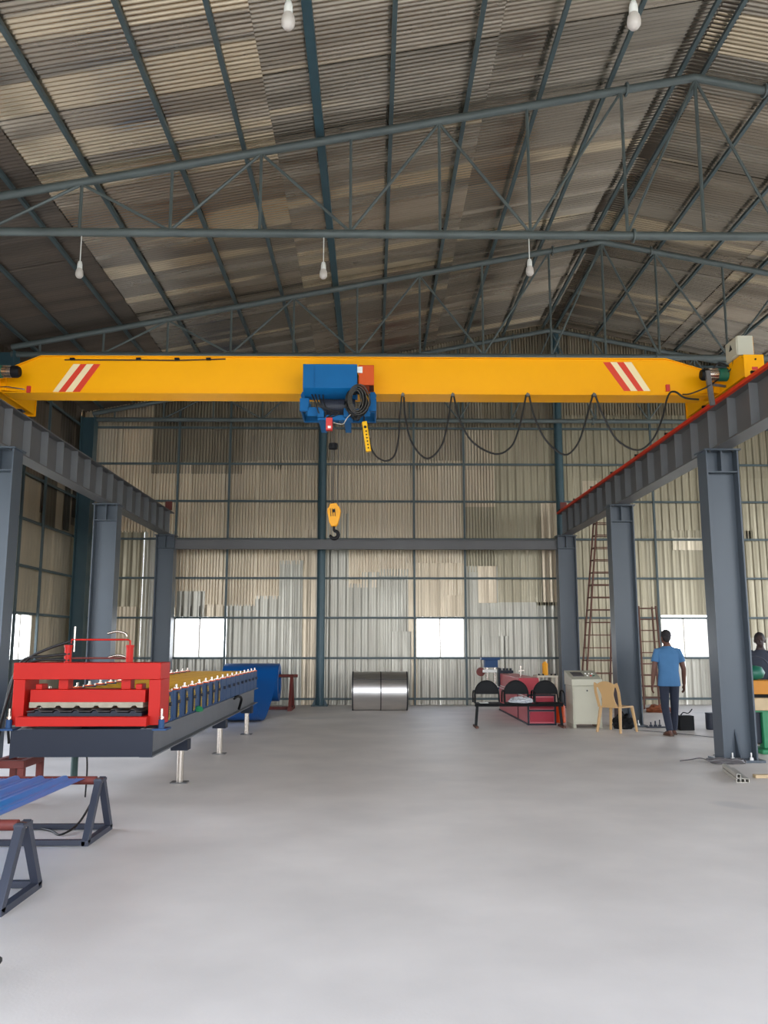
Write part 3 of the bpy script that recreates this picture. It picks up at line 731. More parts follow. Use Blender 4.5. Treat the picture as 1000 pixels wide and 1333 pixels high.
# ------------------------------------------------------------------ BULBS
def bulb(label, x, y, z):
    t = thing('hanging_bulb', label, 'lamp', (x, y, z), 'bulbs hanging from the trusses')
    MB().cyl((x, y, z + .2), (x, y, 7.08), .007, 6).build('cord', 'white', t)
    MB().lathe([(.008, .25), (.024, .24), (.034, .2), (.036, .14), (.032, .13)], (x, y, z), 'z', 16).build('socket', 'white', t)
    MB().lathe([(.032, .14), (.048, .11), (.054, .07), (.052, .035), (.032, .006), (.0, .0)], (x, y, z), 'z', 20).build('bulb', 'bulb_white', t)
for u, v, y, l in ((375, 38, 5.9, 'left of the two large bulbs at the top edge of the photo'), (826, 38, 5.9, 'right of the two large bulbs at the top edge of the photo'),
                   (103, 362, 10.9, 'leftmost of the three small bulbs under the truss'), (421, 363, 10.9, 'middle one of the three small bulbs, above the blue hoist'), (690, 359, 10.9, 'rightmost of the three small bulbs under the truss')):
    p = P(u, v, y); bulb(l, p.x, y, p.z)

# ------------------------------------------------------------------ ROLL FORMING MACHINE
rm = thing('roll_forming_machine', 'long roll forming machine with yellow rollers, blue side plates and a red press', 'machine', (-2.65, 8.0, 0))
X0, X1 = -3.27, -2.03; Y0, Y1 = 8.0, 15.2
for x, s in ((X0, 1), (X1, -1)):
    mb = MB()                                   # channel, open side outward with flanges
    mb.box(min(x, x + s * .012) + s * .07, max(x, x + s * .012) + s * .07, Y0 + .012, Y1, .46, .72)
    mb.box(min(x, x + s * .12), max(x, x + s * .12), Y0 + .012, Y1, .708, .72); mb.box(min(x, x + s * .12), max(x, x + s * .12), Y0 + .012, Y1, .46, .472)
    mb.build('base_rail', 'base_grey', rm)
MB().box(X0 + .02, X1 - .0, Y0, Y0 + .012, .465, .715).build('front_plate', 'navy_steel', rm)
MB().prism([(X0 + .02, .47), (X0 + .02, .71), (X0 - .07, .71), (X0 - .07, .45)], 'y', Y0, Y0 + .012).build('front_plate', 'navy_steel', rm)
for y in (9.5, 11.9, 14.4): MB().box(X0 + .1, X1 - .1, y - .06, y + .06, .48, .6).build('cross_member', 'navy_steel', rm)
for y in (9.5, 11.9, 14.4):
    for x in (X0 + .02, X1 - .07):
        L = MB(); L.box(x - .09, x + .09, y - .09, y + .09, .35, .46); pad = L.build('leg_socket', 'navy_steel', rm)
        L = MB(); L.cyl((x, y, .012), (x, y, .37), .038, 18); lg = L.build('leg', 'chrome' if x > -3 else 'dark_green', rm)
        if x < -3: lg['label'] = 'dark green leg'
        MB().box(x - .09, x + .09, y - .07, y + .07, 0, .012).build('foot_plate', 'beam_grey', lg)
# stations
ST = [8.62 + i * .395 for i in range(17)]
ring = [(.03, 0)]
nrib = 6; wdt = 1.06
for i in range(nrib):
    a = .04 + i * (wdt - .08) / nrib; p = (wdt - .08) / nrib
    ring += [(.045, a), (.045, a + p * .45), (.075, a + p * .5), (.075, a + p * .85), (.045, a + p * .9)]
ring += [(.03, wdt)]
first = {}
for si, y in enumerate(ST):
    if si == 0:
        A = []
        for x in (X0 + .02, X1 - .05):
            A.append(MB().box(x, x + .035, y - .188, y + .188, .72, 1.02).build('side_plate', 'machine_blue', rm, bevel=.004))
            mb = MB(); mb.cyl((x + .017, y, 1.02), (x + .017, y, 1.075), .014, 8); mb.cyl((x + .017, y, 1.02), (x + .017, y, 1.04), .028, 6); A.append(mb.build('adjusting_screw', 'chrome', rm))
            A.append(MB().box(x - .02, x + .055, y - .05, y + .05, 1.02, 1.032).build('top_clamp', 'orange_paint', rm))
            A.append(MB().cyl((x + .017, y - .1975, .72), (x + .017, y - .1975, 1.04), .009, 8).build('tie_bolt', 'chrome', rm))
        A.append(MB().lathe(ring, (X0 + .09, y, .90), 'x', 14).build('upper_roller', 'roller_yellow', rm))
        A.append(MB().lathe(ring, (X0 + .09, y, .79), 'x', 14).build('lower_roller', 'chrome', rm))
        A.append(MB().bar((X0 + .05, y + .19, 1.0), (X1 - .05, y + .19, 1.0), .05, .03).build('cross_bar', 'roller_yellow', rm))
        A.append(MB().cyl((X0 - .0, y, .90), (X1 + .02, y, .90), .022, 10).build('roller_shaft', 'dark_steel', rm))
        ch = MB()
        xo = X1 + .0
        for (da, db) in (((-.02, .76), (.02, .96)), ((.02, .76), (-.02, .96))):
            for k in range(9):
                t0_, t1_ = k / 9, (k + .7) / 9
                pa_ = Vector((xo, y + da[0] + (db[0] - da[0]) * t0_, da[1] + (db[1] - da[1]) * t0_)); pb_ = Vector((xo, y + da[0] + (db[0] - da[0]) * t1_, da[1] + (db[1] - da[1]) * t1_))
                ch.bar(pa_, pb_, .008, .009)
        for zc in (.76, .96): ch.cyl((xo - .012, y, zc), (xo - .002, y, zc), .022, 10)
        CH = ch.build('drive_chain', 'chain_yellow', rm)
        BS = MB().box(X1 - .014, X1 - .005, y - .045, y + .045, .735, 1.0).build('chain_backing', 'navy_steel', rm)
    else:
        for o in A + ([CH, BS] if si < 8 else []):
            c = o.copy(); C.objects.link(c); c.parent = rm; c.location = (0, y - ST[0], 0)
# red hydraulic press on the front
RY = 8.06
def red(name, x0, x1, z0, z1, y0=RY, y1=RY + .34, m='machine_red', bv=.005, par=rm): return MB().box(x0, x1, y0, y1, z0, z1).build(name, m, par, bevel=bv)
PX0, PX1 = -3.37, -1.99
red('press_beam', PX0, PX1, 1.165, 1.32, RY - .02); red('press_post', PX0, PX0 + .11, .745, 1.165); red('press_post', PX1 - .11, PX1, .745, 1.165)
red('lower_die_beam', PX0 + .09, PX1 - .09, .745, .83, RY - .12, RY + .3); red('upper_die_beam', PX0 + .15, PX1 - .15, .95, 1.07, RY + .03, RY + .3)
red('guide_block', PX0 + .19, PX0 + .25, 1.07, 1.12, RY + .05, RY + .2); red('guide_block', PX1 - .25, PX1 - .19, 1.07, 1.12, RY + .05, RY + .2)
# dies with the ribbed cutting profile
zz_ = []
xa, xb = PX0 + .16, PX1 - .16; prf = []
n5 = 6; p = (xb - xa) / n5
for i in range(n5): x = xa + i * p; prf += [(x, .905), (x + p * .35, .905), (x + p * .45, .925), (x + p * .62, .925), (x + p * .72, .905)]
prf.append((xb, .905))
MB().prism(prf + [(xb, .955), (xa, .955)], 'y', RY + .0, RY + .28).build('upper_die', 'stone_die', rm)
MB().prism([(x, z - .045) for x, z in prf] + [(xb, .83), (xa, .83)], 'y', RY - .03, RY + .28).build('lower_die', 'navy_steel', rm)
MB().prism([(x, z - .03) for x, z in prf] + [(x, z - .032) for x, z in reversed(prf)], 'y', RY - .06, Y0 + .9).build('sheet_strip', 'grey_panel', rm)
for x in (-2.925, -2.335):
    mb = MB(); mb.cyl((x, RY + .14, 1.32), (x, RY + .14, 1.47), .035, 18); mb.cyl((x, RY + .14, 1.46), (x, RY + .14, 1.485), .04, 18); mb.build('hydraulic_cylinder', 'machine_red', rm)
    red('guide_post', x - .045, x + .045, 1.07, 1.165, RY + .06, RY + .2)
MB().tube([(-2.9, RY + .14, 1.50), (-2.90, RY + .14, 1.535), (-2.36, RY + .14, 1.535), (-2.335, RY + .14, 1.525), (-2.335, RY + .14, 1.47)], .009, 8).build('hydraulic_pipe', 'machine_red', rm)
MB().tube([(-2.9, RY + .14, 1.36), (-2.35, RY + .14, 1.36)], .009, 8).build('hydraulic_pipe', 'rust_red', rm)
for (z, xo) in ((1.62, -2.72), (1.38, -2.70)):
    MB().tube(bez([(xo + .02, RY + .6, z - .02), (xo + .12, RY + .6, z), (xo + .2, RY + .6, z - .02), (xo + .22, RY + .6, z - .05)]), .012, 8).build('pipe_fitting', 'chrome', rm)
MB().cyl((-2.87, RY + .14, 1.42), (-2.87, RY + .14, 1.66), .008, 8).build('pressure_stem', 'chrome', rm)
for pts in ([(-2.9, RY + .12, 1.52), (-3.1, RY + .1, 1.45), (-3.3, RY + .1, 1.34), (-3.42, RY + .15, 1.1), (-3.48, RY + .2, .8), (-3.5, RY + .3, .55)],
            [(-2.9, RY + .12, 1.40), (-3.1, RY + .1, 1.38), (-3.35, RY + .1, 1.33), (-3.46, RY + .15, 1.05), (-3.55, RY + .2, .72), (-3.62, RY + .3, .5)],
            [(-2.9, RY + .12, 1.34), (-3.2, RY + .1, 1.34), (-3.42, RY + .15, 1.22), (-3.52, RY + .2, .9), (-3.6, RY + .3, .62)]):
    MB().tube(bez(pts, 6), .013, 8).build('hydraulic_hose', 'cable_black', rm)
for x in (PX0 - .0, PX1 + .03):
    mb = MB(); mb.cyl((x, RY - .04, .72), (x, RY - .04, .80), .028, 14); mb.build('adjuster_base', 'machine_blue', rm)
    mb = MB(); mb.cyl((x, RY - .04, .80), (x, RY - .04, .90), .011, 10); mb.cyl((x, RY - .04, .81), (x, RY - .04, .83), .024, 6); mb.build('adjuster_screw', 'chrome', rm)
    MB().box(x - .07, x + .06, RY - .1, RY + .1, .705, .722).build('mount_plate', 'machine_blue', rm)
# cloth & hanging strap on the rail
g1_ = G(265, 930); MB().lathe([(0, -.03), (.05, -.02), (.06, .0), (.04, .03), (0, .045)], (X1 + .01, 10.0, .74), 'z', 10).build('rag', 'green_paint', rm)['label'] = 'small green rag'
MB().tube(bez([(X1 - .0, 12.6, .70), (X1 + .03, 12.8, .72), (X1 + .03, 13.1, .66), (X1 - .02, 13.2, .5)]), .02, 8).build('rubber_hose', 'black', rm)
MB().tube(bez([(-2.73, 8.3, .47), (-2.75, 8.4, .3), (-2.82, 8.6, .01)]), .008, 6).build('power_cable', 'cable_black', rm)
mb = MB(); mb.box(-3.62, -3.30, 8.25, 8.31, .33, .40); mb.box(-3.62, -3.56, 8.25, 8.31, 0, .33); mb.box(-3.36, -3.30, 8.25, 8.31, 0, .33); mb.box(-3.62, -3.30, 8.7, 8.76, .33, .40); mb.box(-3.62, -3.56, 8.7, 8.76, 0, .33); mb.box(-3.36, -3.30, 8.7, 8.76, 0, .33); mb.box(-3.62, -3.56, 8.31, 8.7, .33, .40); mb.box(-3.36, -3.30, 8.31, 8.7, .33, .40)
tag(mb.build('hose_stand', 'rust_red', None, (-3.46, 8.5, 0), bevel=.004), 'low dark red steel stand left of the red press', 'stand')
# control cabinet cut by the left edge
lc = thing('control_cabinet', 'beige cabinet cut off by the left edge of the photo', 'cabinet', (-3.95, 8.0, 0))
MB().box(-4.35, -3.555, 7.95, 8.22, .12, .92).build('body', 'cream', lc, bevel=.006); MB().box(-4.33, -3.575, 7.93, 7.95, .16, .88).build('door', 'cream', lc, bevel=.004)
for x in (-4.3, -3.62): MB().box(x, x + .05, 7.98, 8.19, 0, .12).build('leg', 'rust_red', lc)

# blue coil on its stand
uc = thing('uncoiler_stand', 'dark red uncoiler stand carrying the blue coil', 'stand', (-2.75, 19.7, 0))
CYY, CZ = 19.7, .61
for x in (-3.62, -1.86):
    mb = MB(); mb.bar((x, CYY - .38, .05), (x, CYY, .76), .07); mb.bar((x, CYY + .38, .05), (x, CYY, .76), .07); mb.bar((x, CYY - .45, .035), (x, CYY + .45, .035), .09, .07); mb.build('stand_frame', 'rust_red', uc)
MB().bar((-3.62, CYY, .035), (-1.86, CYY, .035), .09, .07).build('base_bar', 'rust_red', uc)
MB().cyl((-3.72, CYY, .76), (-1.72, CYY, .76), .035, 14).build('axle', 'rust_red', uc)
MB().cyl((-1.80, CYY - .12, .76), (-1.80, CYY + .12, .76), .02, 10).build('crank', 'rust_brown', uc)
bc = thing('steel_coil', 'blue painted steel coil on the dark red stand, loose end sagging forward', 'coil', (-2.77, CYY, .16))
R_, ri = .42, .26; xl, xr = -3.38, -2.14; n_ = 40
mb = MB(); vs = []
CZ = .76 - .15; 
for x in (xl, xr):
    for rr in (R_, ri): vs += [(x, CYY + rr * math.cos(2 * PI * k / n_), CZ + rr * math.sin(2 * PI * k / n_)) for k in range(n_)]
fs = []
for k in range(n_):
    j = (k + 1) % n_
    fs += [(k, j, 2 * n_ + j, 2 * n_ + k), (n_ + k, n_ + j, 3 * n_ + j, 3 * n_ + k), (k, j, n_ + j, n_ + k), (2 * n_ + k, 2 * n_ + j, 3 * n_ + j, 3 * n_ + k)]
mb.add(vs, fs); mb.build('coil_body', 'coil_blue', bc)
strip = bez([(0, CYY, CZ + R_ + .01), (0, CYY - .35, CZ + .36), (0, CYY - .75, CZ + .05), (0, 18.2, .30), (0, 17.4, .06), (0, 16.9, .015), (0, 16.3, .10), (0, 15.8, .38), (0, 15.4, .72), (0, 15.15, .85)], 8)
vs = [(xl, p.y, p.z) for p in strip] + [(xr, p.y, p.z) for p in strip] + [(xl, p.y, p.z + .003) for p in strip] + [(xr, p.y, p.z + .003) for p in strip]
n_ = len(strip); fs = []
for i in range(n_ - 1): fs += [(i, i + 1, n_ + i + 1, n_ + i), (2 * n_ + i, 2 * n_ + i + 1, 3 * n_ + i + 1, 3 * n_ + i)]
MB().add(vs, fs, True).build('loose_strip', 'coil_blue', bc)

# galvanised coil in the middle
sx0, sx1 = -.46, .80; sr = .43; syy = 19.4
gc = thing('steel_coil', 'shiny bare steel coil lying on the floor by the back wall', 'coil', ((sx0 + sx1) / 2, syy, 0))
n_ = 48; vs = []
for x in (sx0, sx1):
    for rr in (sr, .25): vs += [(x, syy + rr * math.cos(2 * PI * k / n_), sr + .005 + rr * math.sin(2 * PI * k / n_)) for k in range(n_)]
fs = []; sm = []
mb = MB()
for k in range(n_):
    j = (k + 1) % n_
    mb.f += [[k, j, 2 * n_ + j, 2 * n_ + k], [n_ + k, n_ + j, 3 * n_ + j, 3 * n_ + k], [k, j, n_ + j, n_ + k], [2 * n_ + k, 2 * n_ + j, 3 * n_ + j, 3 * n_ + k]]; mb.sm += [True, True, False, False]; mb.mi += [0] * 4
mb.v = [Vector(v) for v in vs]; mb.build('coil_body', 'steel', gc)
def hoop(x, wd, m, nm):
    h = MB(); n2 = 48; vv = []
    for xx in (x - wd / 2, x + wd / 2):
        for rr in (sr - .002, sr + .005): vv += [(xx, syy + rr * math.cos(2 * PI * k / n2), sr + .005 + rr * math.sin(2 * PI * k / n2)) for k in range(n2)]
    ff = []
    for k in range(n2):
        j = (k + 1) % n2; ff += [(k, j, n2 + j, n2 + k), (2 * n2 + k, 2 * n2 + j, 3 * n2 + j, 3 * n2 + k), (n2 + k, n2 + j, 3 * n2 + j, 3 * n2 + k)]
    h.add(vv, ff); return h.build(nm, m, gc)
hoop(sx0 + .02, .03, 'steel_band', 'strap'); hoop(sx1 - .02, .03, 'steel_band', 'strap'); hoop((sx0 + sx1) / 2 + .02, .022, 'steel_band', 'strap')
a_ = math.radians(140)
MB().box(sx0 + .03, sx1 - .03, syy + (sr + .002) * math.cos(a_) - .006, syy + (sr + .002) * math.cos(a_) + .003, sr + (sr) * math.sin(a_) - .006, sr + sr * math.sin(a_) + .004).build('outer_lap_edge', 'steel_band', gc)

# ------------------------------------------------------------------ RUN-OUT TABLES near left
def runout(ya, yb, x1, label):
    t = thing('run_out_table', label, 'stand', (-2.7, (ya + yb) / 2, 0), 'run-out tables')
    ym = (ya + yb) / 2; x0 = x1 - 1.35
    for x in (x1, x0):
        mb = MB(); mb.bar((x, ya, .02), (x, ym - .035, .44), .055, .05, up=(1, 0, 0)); mb.build('leg', 'dark_steel', t, bevel=.003)
        mb = MB(); mb.bar((x, yb, .02), (x, ym + .035, .44), .055, .05, up=(1, 0, 0)); mb.build('leg', 'dark_steel', t, bevel=.003)
        MB().bar((x, ya - .02, .02), (x, yb + .02, .02), .05, .04).build('foot_bar', 'dark_steel', t)
        MB().box(x - .03, x + .03, ym - .07, ym + .07, .425, .445).build('head_plate', 'dark_steel', t)
    for y in (ya, yb): MB().bar((x0, y, .025), (x1, y, .025), .04, .04).build('base_rail', 'dark_steel', t)
    MB().cyl((x0 + .03, ym, .43), (x1 - .03, ym, .43), .032, 18).build('roller', 'rust_red', t)
    MB().cyl((x1 - .05, ym, .43), (x1 + .02, ym, .43), .018, 10).build('axle', 'chrome', t)
    return t
runout(6.62, 7.18, -2.15, 'dark steel A-frame roller stand holding the end of the blue sheet')
runout(4.98, 5.52, -2.08, 'dark steel A-frame roller stand nearest the camera at the left edge')
o = MB(); o.cyl((-2.05, 5.0, .12), (-2.04, 5.0, .12), .012, 10)
bsx = prof_trap(1.14, .19, -.022); mb = MB(); vs = []
for (yy, zz2) in ((4.5, .476), (6.862, .449)):
    vs += [(-2.26 - x, yy, zz2 + abs(d)) for x, d in bsx]
n_ = len(bsx); vs += [(x, y, z + .002) for x, y, z in vs]
mb.add(vs, [(i, i + 1, n_ + i + 1, n_ + i) for i in range(n_ - 1)] + [(2 * n_ + i, 2 * n_ + i + 1, 3 * n_ + i + 1, 3 * n_ + i) for i in range(n_ - 1)])
bs = mb.build('profiled_sheet', 'sheet_blue', None, (-2.8, 5.7, .468)); tag(bs, 'glossy blue ribbed roofing sheet lying on the roller stands', 'metal sheet')
tag(MB().tube(bez([(-2.9, 7.3, .012), (-2.6, 7.1, .012), (-2.45, 6.95, .012), (-2.4, 7.2, .05), (-2.38, 7.5, .2)]), .009, 6).build('power_cable', 'cable_black', None, (-2.6, 7.1, 0)), 'thin black cable curving on the floor behind the blue sheet', 'cable')
tag(MB().tube(bez([(-1.83, 3.9, .012), (-1.76, 4.05, .02), (-1.70, 4.12, .07), (-1.72, 4.02, .10), (-1.69, 3.9, .07), (-1.66, 3.7, .012), (-1.60, 3.5, .012), (-1.58, 3.3, .012)]), .012, 8).build('rubber_hose', 'cable_black', None, (-1.7, 3.8, 0)), 'black hose in the bottom left corner of the photo', 'hose')

# ------------------------------------------------------------------ RIGHT GROUP
# three seat bench
bn = thing('waiting_bench', 'black three-seat metal waiting bench', 'bench', (2.65, 15.5, 0))
BY = 15.5
MB().box(1.86, 3.46, BY - .02, BY + .04, .37, .42).build('beam', 'black', bn, bevel=.004)
for x in (1.90, 3.40):
    s = 1 if x > 2.6 else -1
    MB().bar((x, BY + .01, .37), (x + .03 * s, BY, .03), .045, .05).build('leg', 'black', bn)
    MB().bar((x + .03 * s, BY - .22, .02), (x + .03 * s, BY + .25, .02), .05, .035).build('foot_bar', 'rust_brown', bn)
for i, x in enumerate((2.10, 2.64, 3.18)):
    st = MB(); st.box(x - .235, x + .235, BY - .26, BY + .18, .425, .44); seat = st.build('seat', 'black', bn, bevel=.005)
    n_ = 14; fr = []; bk = []
    for k in range(n_ + 1):
        a = PI * k / n_; fr.append((x + .22 * math.cos(a), .58 + .24 * math.sin(a)))
    bkm = MB(); bkm.prism([(px, pz) for px, pz in fr], 'y', BY + .17, BY + .185); bko = bkm.build('backrest', 'black', bn)
    pts = [(x + .225, BY + .15, .43)] + [(px, BY + .178, pz) for px, pz in fr] + [(x - .225, BY + .15, .43)]
    MB().tube(pts, .014, 8).build('back_frame', 'black', bn)
for x in (1.84, 2.37, 2.91, 3.44):
    MB().tube(bez([(x, BY + .14, .44), (x, BY + .12, .58), (x, BY + .05, .65), (x, BY - .15, .64), (x, BY - .22, .58), (x, BY - .22, .44)], 4), .014, 8).build('armrest', 'black', bn)
# films and papers on the seats
def crumple(name, label, cat, x, y, z, sx, sy, sz, m, n=12):
    b = bmesh.new(); bmesh.ops.create_icosphere(b, subdivisions=3, radius=1)
    for v in b.verts:
        k = 1 + random.uniform(-.22, .22); v.co = Vector((v.co.x * sx * k, v.co.y * sy * k, max(0, (v.co.z * k * .8 + .35)) * sz))
    me = bpy.data.meshes.new(name); b.to_mesh(me); b.free(); me.materials.append(M[m]); o = bpy.data.objects.new(name, me); C.objects.link(o); o.location = (x, y, z)
    return tag(o, label, cat)
crumple('plastic_film', 'crumpled clear plastic film on the middle bench seat', 'plastic', 2.68, BY - .06, .441, .2, .12, .09, 'plastic_film')
tag(MB().box(1.93, 2.08, BY - .2, BY + .0, .441, .449).build('paper', 'white', None, (2.0, BY - .1, .441)), 'white papers lying on the left bench seat', 'paper')
# crimson machine
cm = thing('cutting_machine', 'crimson machine body with navy frame edges behind the bench', 'machine', (3.15, 17.5, 0))
MB().box(2.9, 3.40, 15.92, 19.5, .03, .54).build('body', 'crimson_light', cm, bevel=.005)
for z0, z1 in ((.06, .24), (.30, .50)):
    MB().box(2.93, 3.37, 15.905, 15.925, z0, z1).build('front_panel', 'crimson', cm, bevel=.003)
for (a0, a1, b0, b1) in ((2.885, 2.915, .0, .56), (3.385, 3.415, .0, .56)): MB().box(a0, a1, 15.895, 15.93, b0, b1).build('frame_edge', 'navy_steel', cm)
for z in (.0, .25, .53): MB().box(2.885, 3.415, 15.89, 15.93, z, z + .03).build('frame_edge', 'navy_steel', cm)
MB().box(2.885, 2.90, 15.92, 19.5, .0, .03).build('frame_edge', 'navy_steel', cm); MB().box(2.888, 2.90, 17.0, 17.02, .03, .54).build('panel_seam', 'navy_steel', cm)
MB().prism([(16.7, .54), (19.5, .54), (19.5, .82), (16.9, .82)], 'x', 2.9, 3.3).build('hood', 'crimson_light', cm, bevel=.005)
for z in (.50, .55): MB().box(2.893, 2.90, 16.0, 19.4, z, z + .015).build('white_stripe', 'white', cm)
MB().box(2.86, 2.90, 19.3, 19.5, .54, .95).build('end_frame', 'navy_steel', cm)
# blue hydraulic press
bp_ = cm
for x in (2.66, 2.84): MB().cyl((x, 19.75, .5), (x, 19.75, 1.14), .03, 12).build('press_column', 'chrome', bp_)
MB().box(2.60, 2.93, 19.5, 19.9, .46, .50).build('press_bracket', 'machine_blue', bp_, bevel=.004)
MB().box(2.52, 2.95, 19.6, 19.9, 1.12, 1.18).build('top_plate', 'machine_blue', bp_, bevel=.006); MB().box(2.6, 2.9, 19.62, 19.88, .95, 1.12).build('ram_housing', 'machine_blue', bp_, bevel=.006)
MB().box(2.54, 2.92, 19.58, 19.9, .84, .90).build('band', 'white', bp_); MB().box(2.62, 2.9, 19.6, 19.88, .5, .56).build('band', 'white', bp_)
MB().cyl((2.50, 19.6, .85), (2.50, 19.68, .85), .10, 18).build('handwheel', 'rust_red', bp_); MB().cyl((2.5, 19.68, .85), (2.5, 19.75, .85), .02, 10).build('wheel_shaft', 'chrome', bp_); MB().box(2.48, 2.60, 19.7, 19.76, .83, .87).build('wheel_bracket', 'rust_red', bp_)
MB().box(2.92, 3.26, 19.66, 19.82, .82, .88).build('roller_bar', 'navy_steel', bp_)
for k in range(4): MB().cyl((2.97 + k * .08, 19.74, .78), (2.97 + k * .08, 19.74, .93), .028, 12).build('small_roller', 'navy_steel', bp_)
# cream frame with yellow cylinder
cf = thing('punch_unit', 'cream steel punch frame with a yellow cylinder on top', 'machine', (3.8, 17.9, 0))
cx0, cx1 = 3.42, 3.86; cyy = 17.9
for x in (cx0 + .03, cx1 - .03):
    for y in (cyy - .2, cyy + .2): MB().box(x - .025, x + .025, y - .025, y + .025, 0, .80).build('leg', 'cream', cf)
MB().box(cx0, cx1, cyy - .23, cyy + .23, .80, .84).build('top_plate', 'cream', cf, bevel=.004); MB().box(cx0 + .055, cx1 - .055, cyy - .2, cyy + .2, .62, .66).build('shelf', 'cream', cf)
MB().cyl((3.64, cyy, .84), (3.64, cyy, 1.09), .06, 20).build('cylinder', 'cylinder_yellow', cf); MB().cyl((3.64, cyy, 1.09), (3.64, cyy, 1.12), .035, 12).build('cylinder_cap', 'cylinder_yellow', cf)
for x in (cx0 + .05, 3.56, 3.73, cx1 - .05): MB().cyl((x, cyy - .18, .84), (x, cyy - .18, .875), .018, 6).build('bolt', 'black', cf)
tp = MB(); tp.cyl((3.12, 17.9, .825), (3.12, 17.9, 1.0), .012, 8); tp.bar((3.06, 17.9, .92), (3.20, 17.9, .94), .014); tp.cyl((3.12, 17.9, 1.0), (3.12, 17.9, 1.03), .025, 10)
tag(tp.build('valve_tap', 'chrome', None, (3.12, 17.9, .82)), 'small metal valve standing on the crimson hood', 'valve')
mb = MB(); mb.lathe([(.08, 0), (.1, .01), (.1, .3), (.05, .36), (.03, .38)], (3.6, 16.4, 0), 'z', 20); tag(mb.build('orange_canister', 'orange_paint', None, (3.6, 16.4, 0)), 'orange canister behind the right bench leg', 'canister')
# control cabinet
cb = thing('control_cabinet', 'beige control desk with sloping keypad top beside the bench', 'cabinet', (3.86, 15.6, 0))
MB().box(3.60, 4.12, 15.33, 15.88, .07, .74).build('body', 'cream', cb, bevel=.006)
MB().prism([(15.30, .745), (15.30, .86), (15.34, .87), (15.9, 1.0), (15.9, .745)], 'x', 3.585, 4.135).build('console', 'cream', cb, bevel=.006)
dr = MB().box(3.62, 4.10, 15.315, 15.33, .10, .72).build('door', 'cream', cb, bevel=.003); MB().cyl((3.86, 15.305, .66), (3.86, 15.317, .66), .014, 10).build('lock', 'dark_steel', dr)
for x in (3.60, 4.07): MB().box(x, x + .05, 15.34, 15.86, 0, .07).build('foot', 'cream_dark', cb)
def on_slope(y, d=.002): return .87 + (y - 15.34) * (.13 / .56) + d
pn = MB(); ya, yb = 15.48, 15.75
pn.hexa([(3.66, ya, on_slope(ya)), (3.86, ya, on_slope(ya)), (3.86, yb, on_slope(yb)), (3.66, yb, on_slope(yb))], [(3.66, ya, on_slope(ya) + .008), (3.86, ya, on_slope(ya) + .008), (3.86, yb, on_slope(yb) + .008), (3.66, yb, on_slope(yb) + .008)]); pn.build('screen', 'grey_panel', cb)
for j in range(2):
    for k in range(3):
        x, y = 3.92 + k * .06, 15.5 + j * .14; MB().cyl((x, y, on_slope(y)), (x, y, on_slope(y) + .018), .016, 12).build('button', ['white', 'tag_red', 'green_gear', 'white', 'chrome', 'white'][j * 3 + k], cb)
# plastic chair, seen from its left side; faces right
ch = thing('plastic_chair', 'tan plastic chair with slatted back beside the control desk', 'chair', (4.2, 14.75, 0))
def chair_at(lx, ly, lz):      # lx forward (facing +x, turned a little to camera), ly sideways
    a = math.radians(45); c, s = math.cos(a), math.sin(a)
    return Vector((4.2 + lx * c - ly * s, 14.75 + lx * s + ly * c, lz))
mb = MB(); outl = [(-.20, -.2), (.22, -.22), (.25, 0), (.22, .22), (-.20, .2)]
mb.add([chair_at(x, y, .41) for x, y in outl] + [chair_at(x, y, .435) for x, y in outl], [tuple(range(5)), tuple(range(9, 4, -1))] + [(i, i + 5, (i + 1) % 5 + 5, (i + 1) % 5) for i in range(5)])
mb.build('seat', 'chair_tan', ch, bevel=.006)
for x, y, fx, fy in ((.2, -.2, .25, -.25), (.2, .2, .25, .25), (-.18, -.18, -.26, -.22), (-.18, .18, -.26, .22)):
    mb = MB(); mb.tube([chair_at(x, y, .42), chair_at(fx, fy, 0)], [.03, .022], 6); mb.build('leg', 'chair_tan', ch)
def bpos(s, h):                # s sideways -1..1, h 0..1 up the back
    wd_ = .2 + .03 * h - (.10 * max(0, h - .75) * 4 * .5)
    return chair_at(-.19 - .13 * h - .02 * (1 - s * s), s * wd_, .42 + .44 * h)
def strap(pts, wd_, nm='backrest'):
    mb = MB()
    for i in range(len(pts) - 1): mb.bar(pts[i], pts[i + 1], wd_, .012, up=chair_at(1, 0, 0) - chair_at(0, 0, 0))
    return mb.build(nm, 'chair_tan', ch)
for s in (-1, 1): strap([bpos(s, h) for h in (0, .3, .6, .85, .93)], .05, 'back_side')
mb = MB(); vs = []
hs = (.78, .9, 1.0)
for h in hs:
    for k in range(9):
        s = -1 + k / 4; vs.append(bpos(s * (1 if h < .95 else .8), h - .12 * abs(s) ** 2.2 * (h - .7) * 3))
q9 = len(vs); off = (chair_at(1, 0, 0) - chair_at(0, 0, 0)) * .014
vs += [v + off for v in vs]; fs = []
for i in range(2):
    for k in range(8): a0 = i * 9 + k; fs += [(a0, a0 + 1, a0 + 10, a0 + 9), (q9 + a0, q9 + a0 + 1, q9 + a0 + 10, q9 + a0 + 9)]
for k in range(8): fs += [(k, k + 1, q9 + k + 1, q9 + k), (18 + k, 19 + k, q9 + 19 + k, q9 + 18 + k)]
mb.add(vs, fs, True); mb.build('backrest', 'chair_tan', ch)
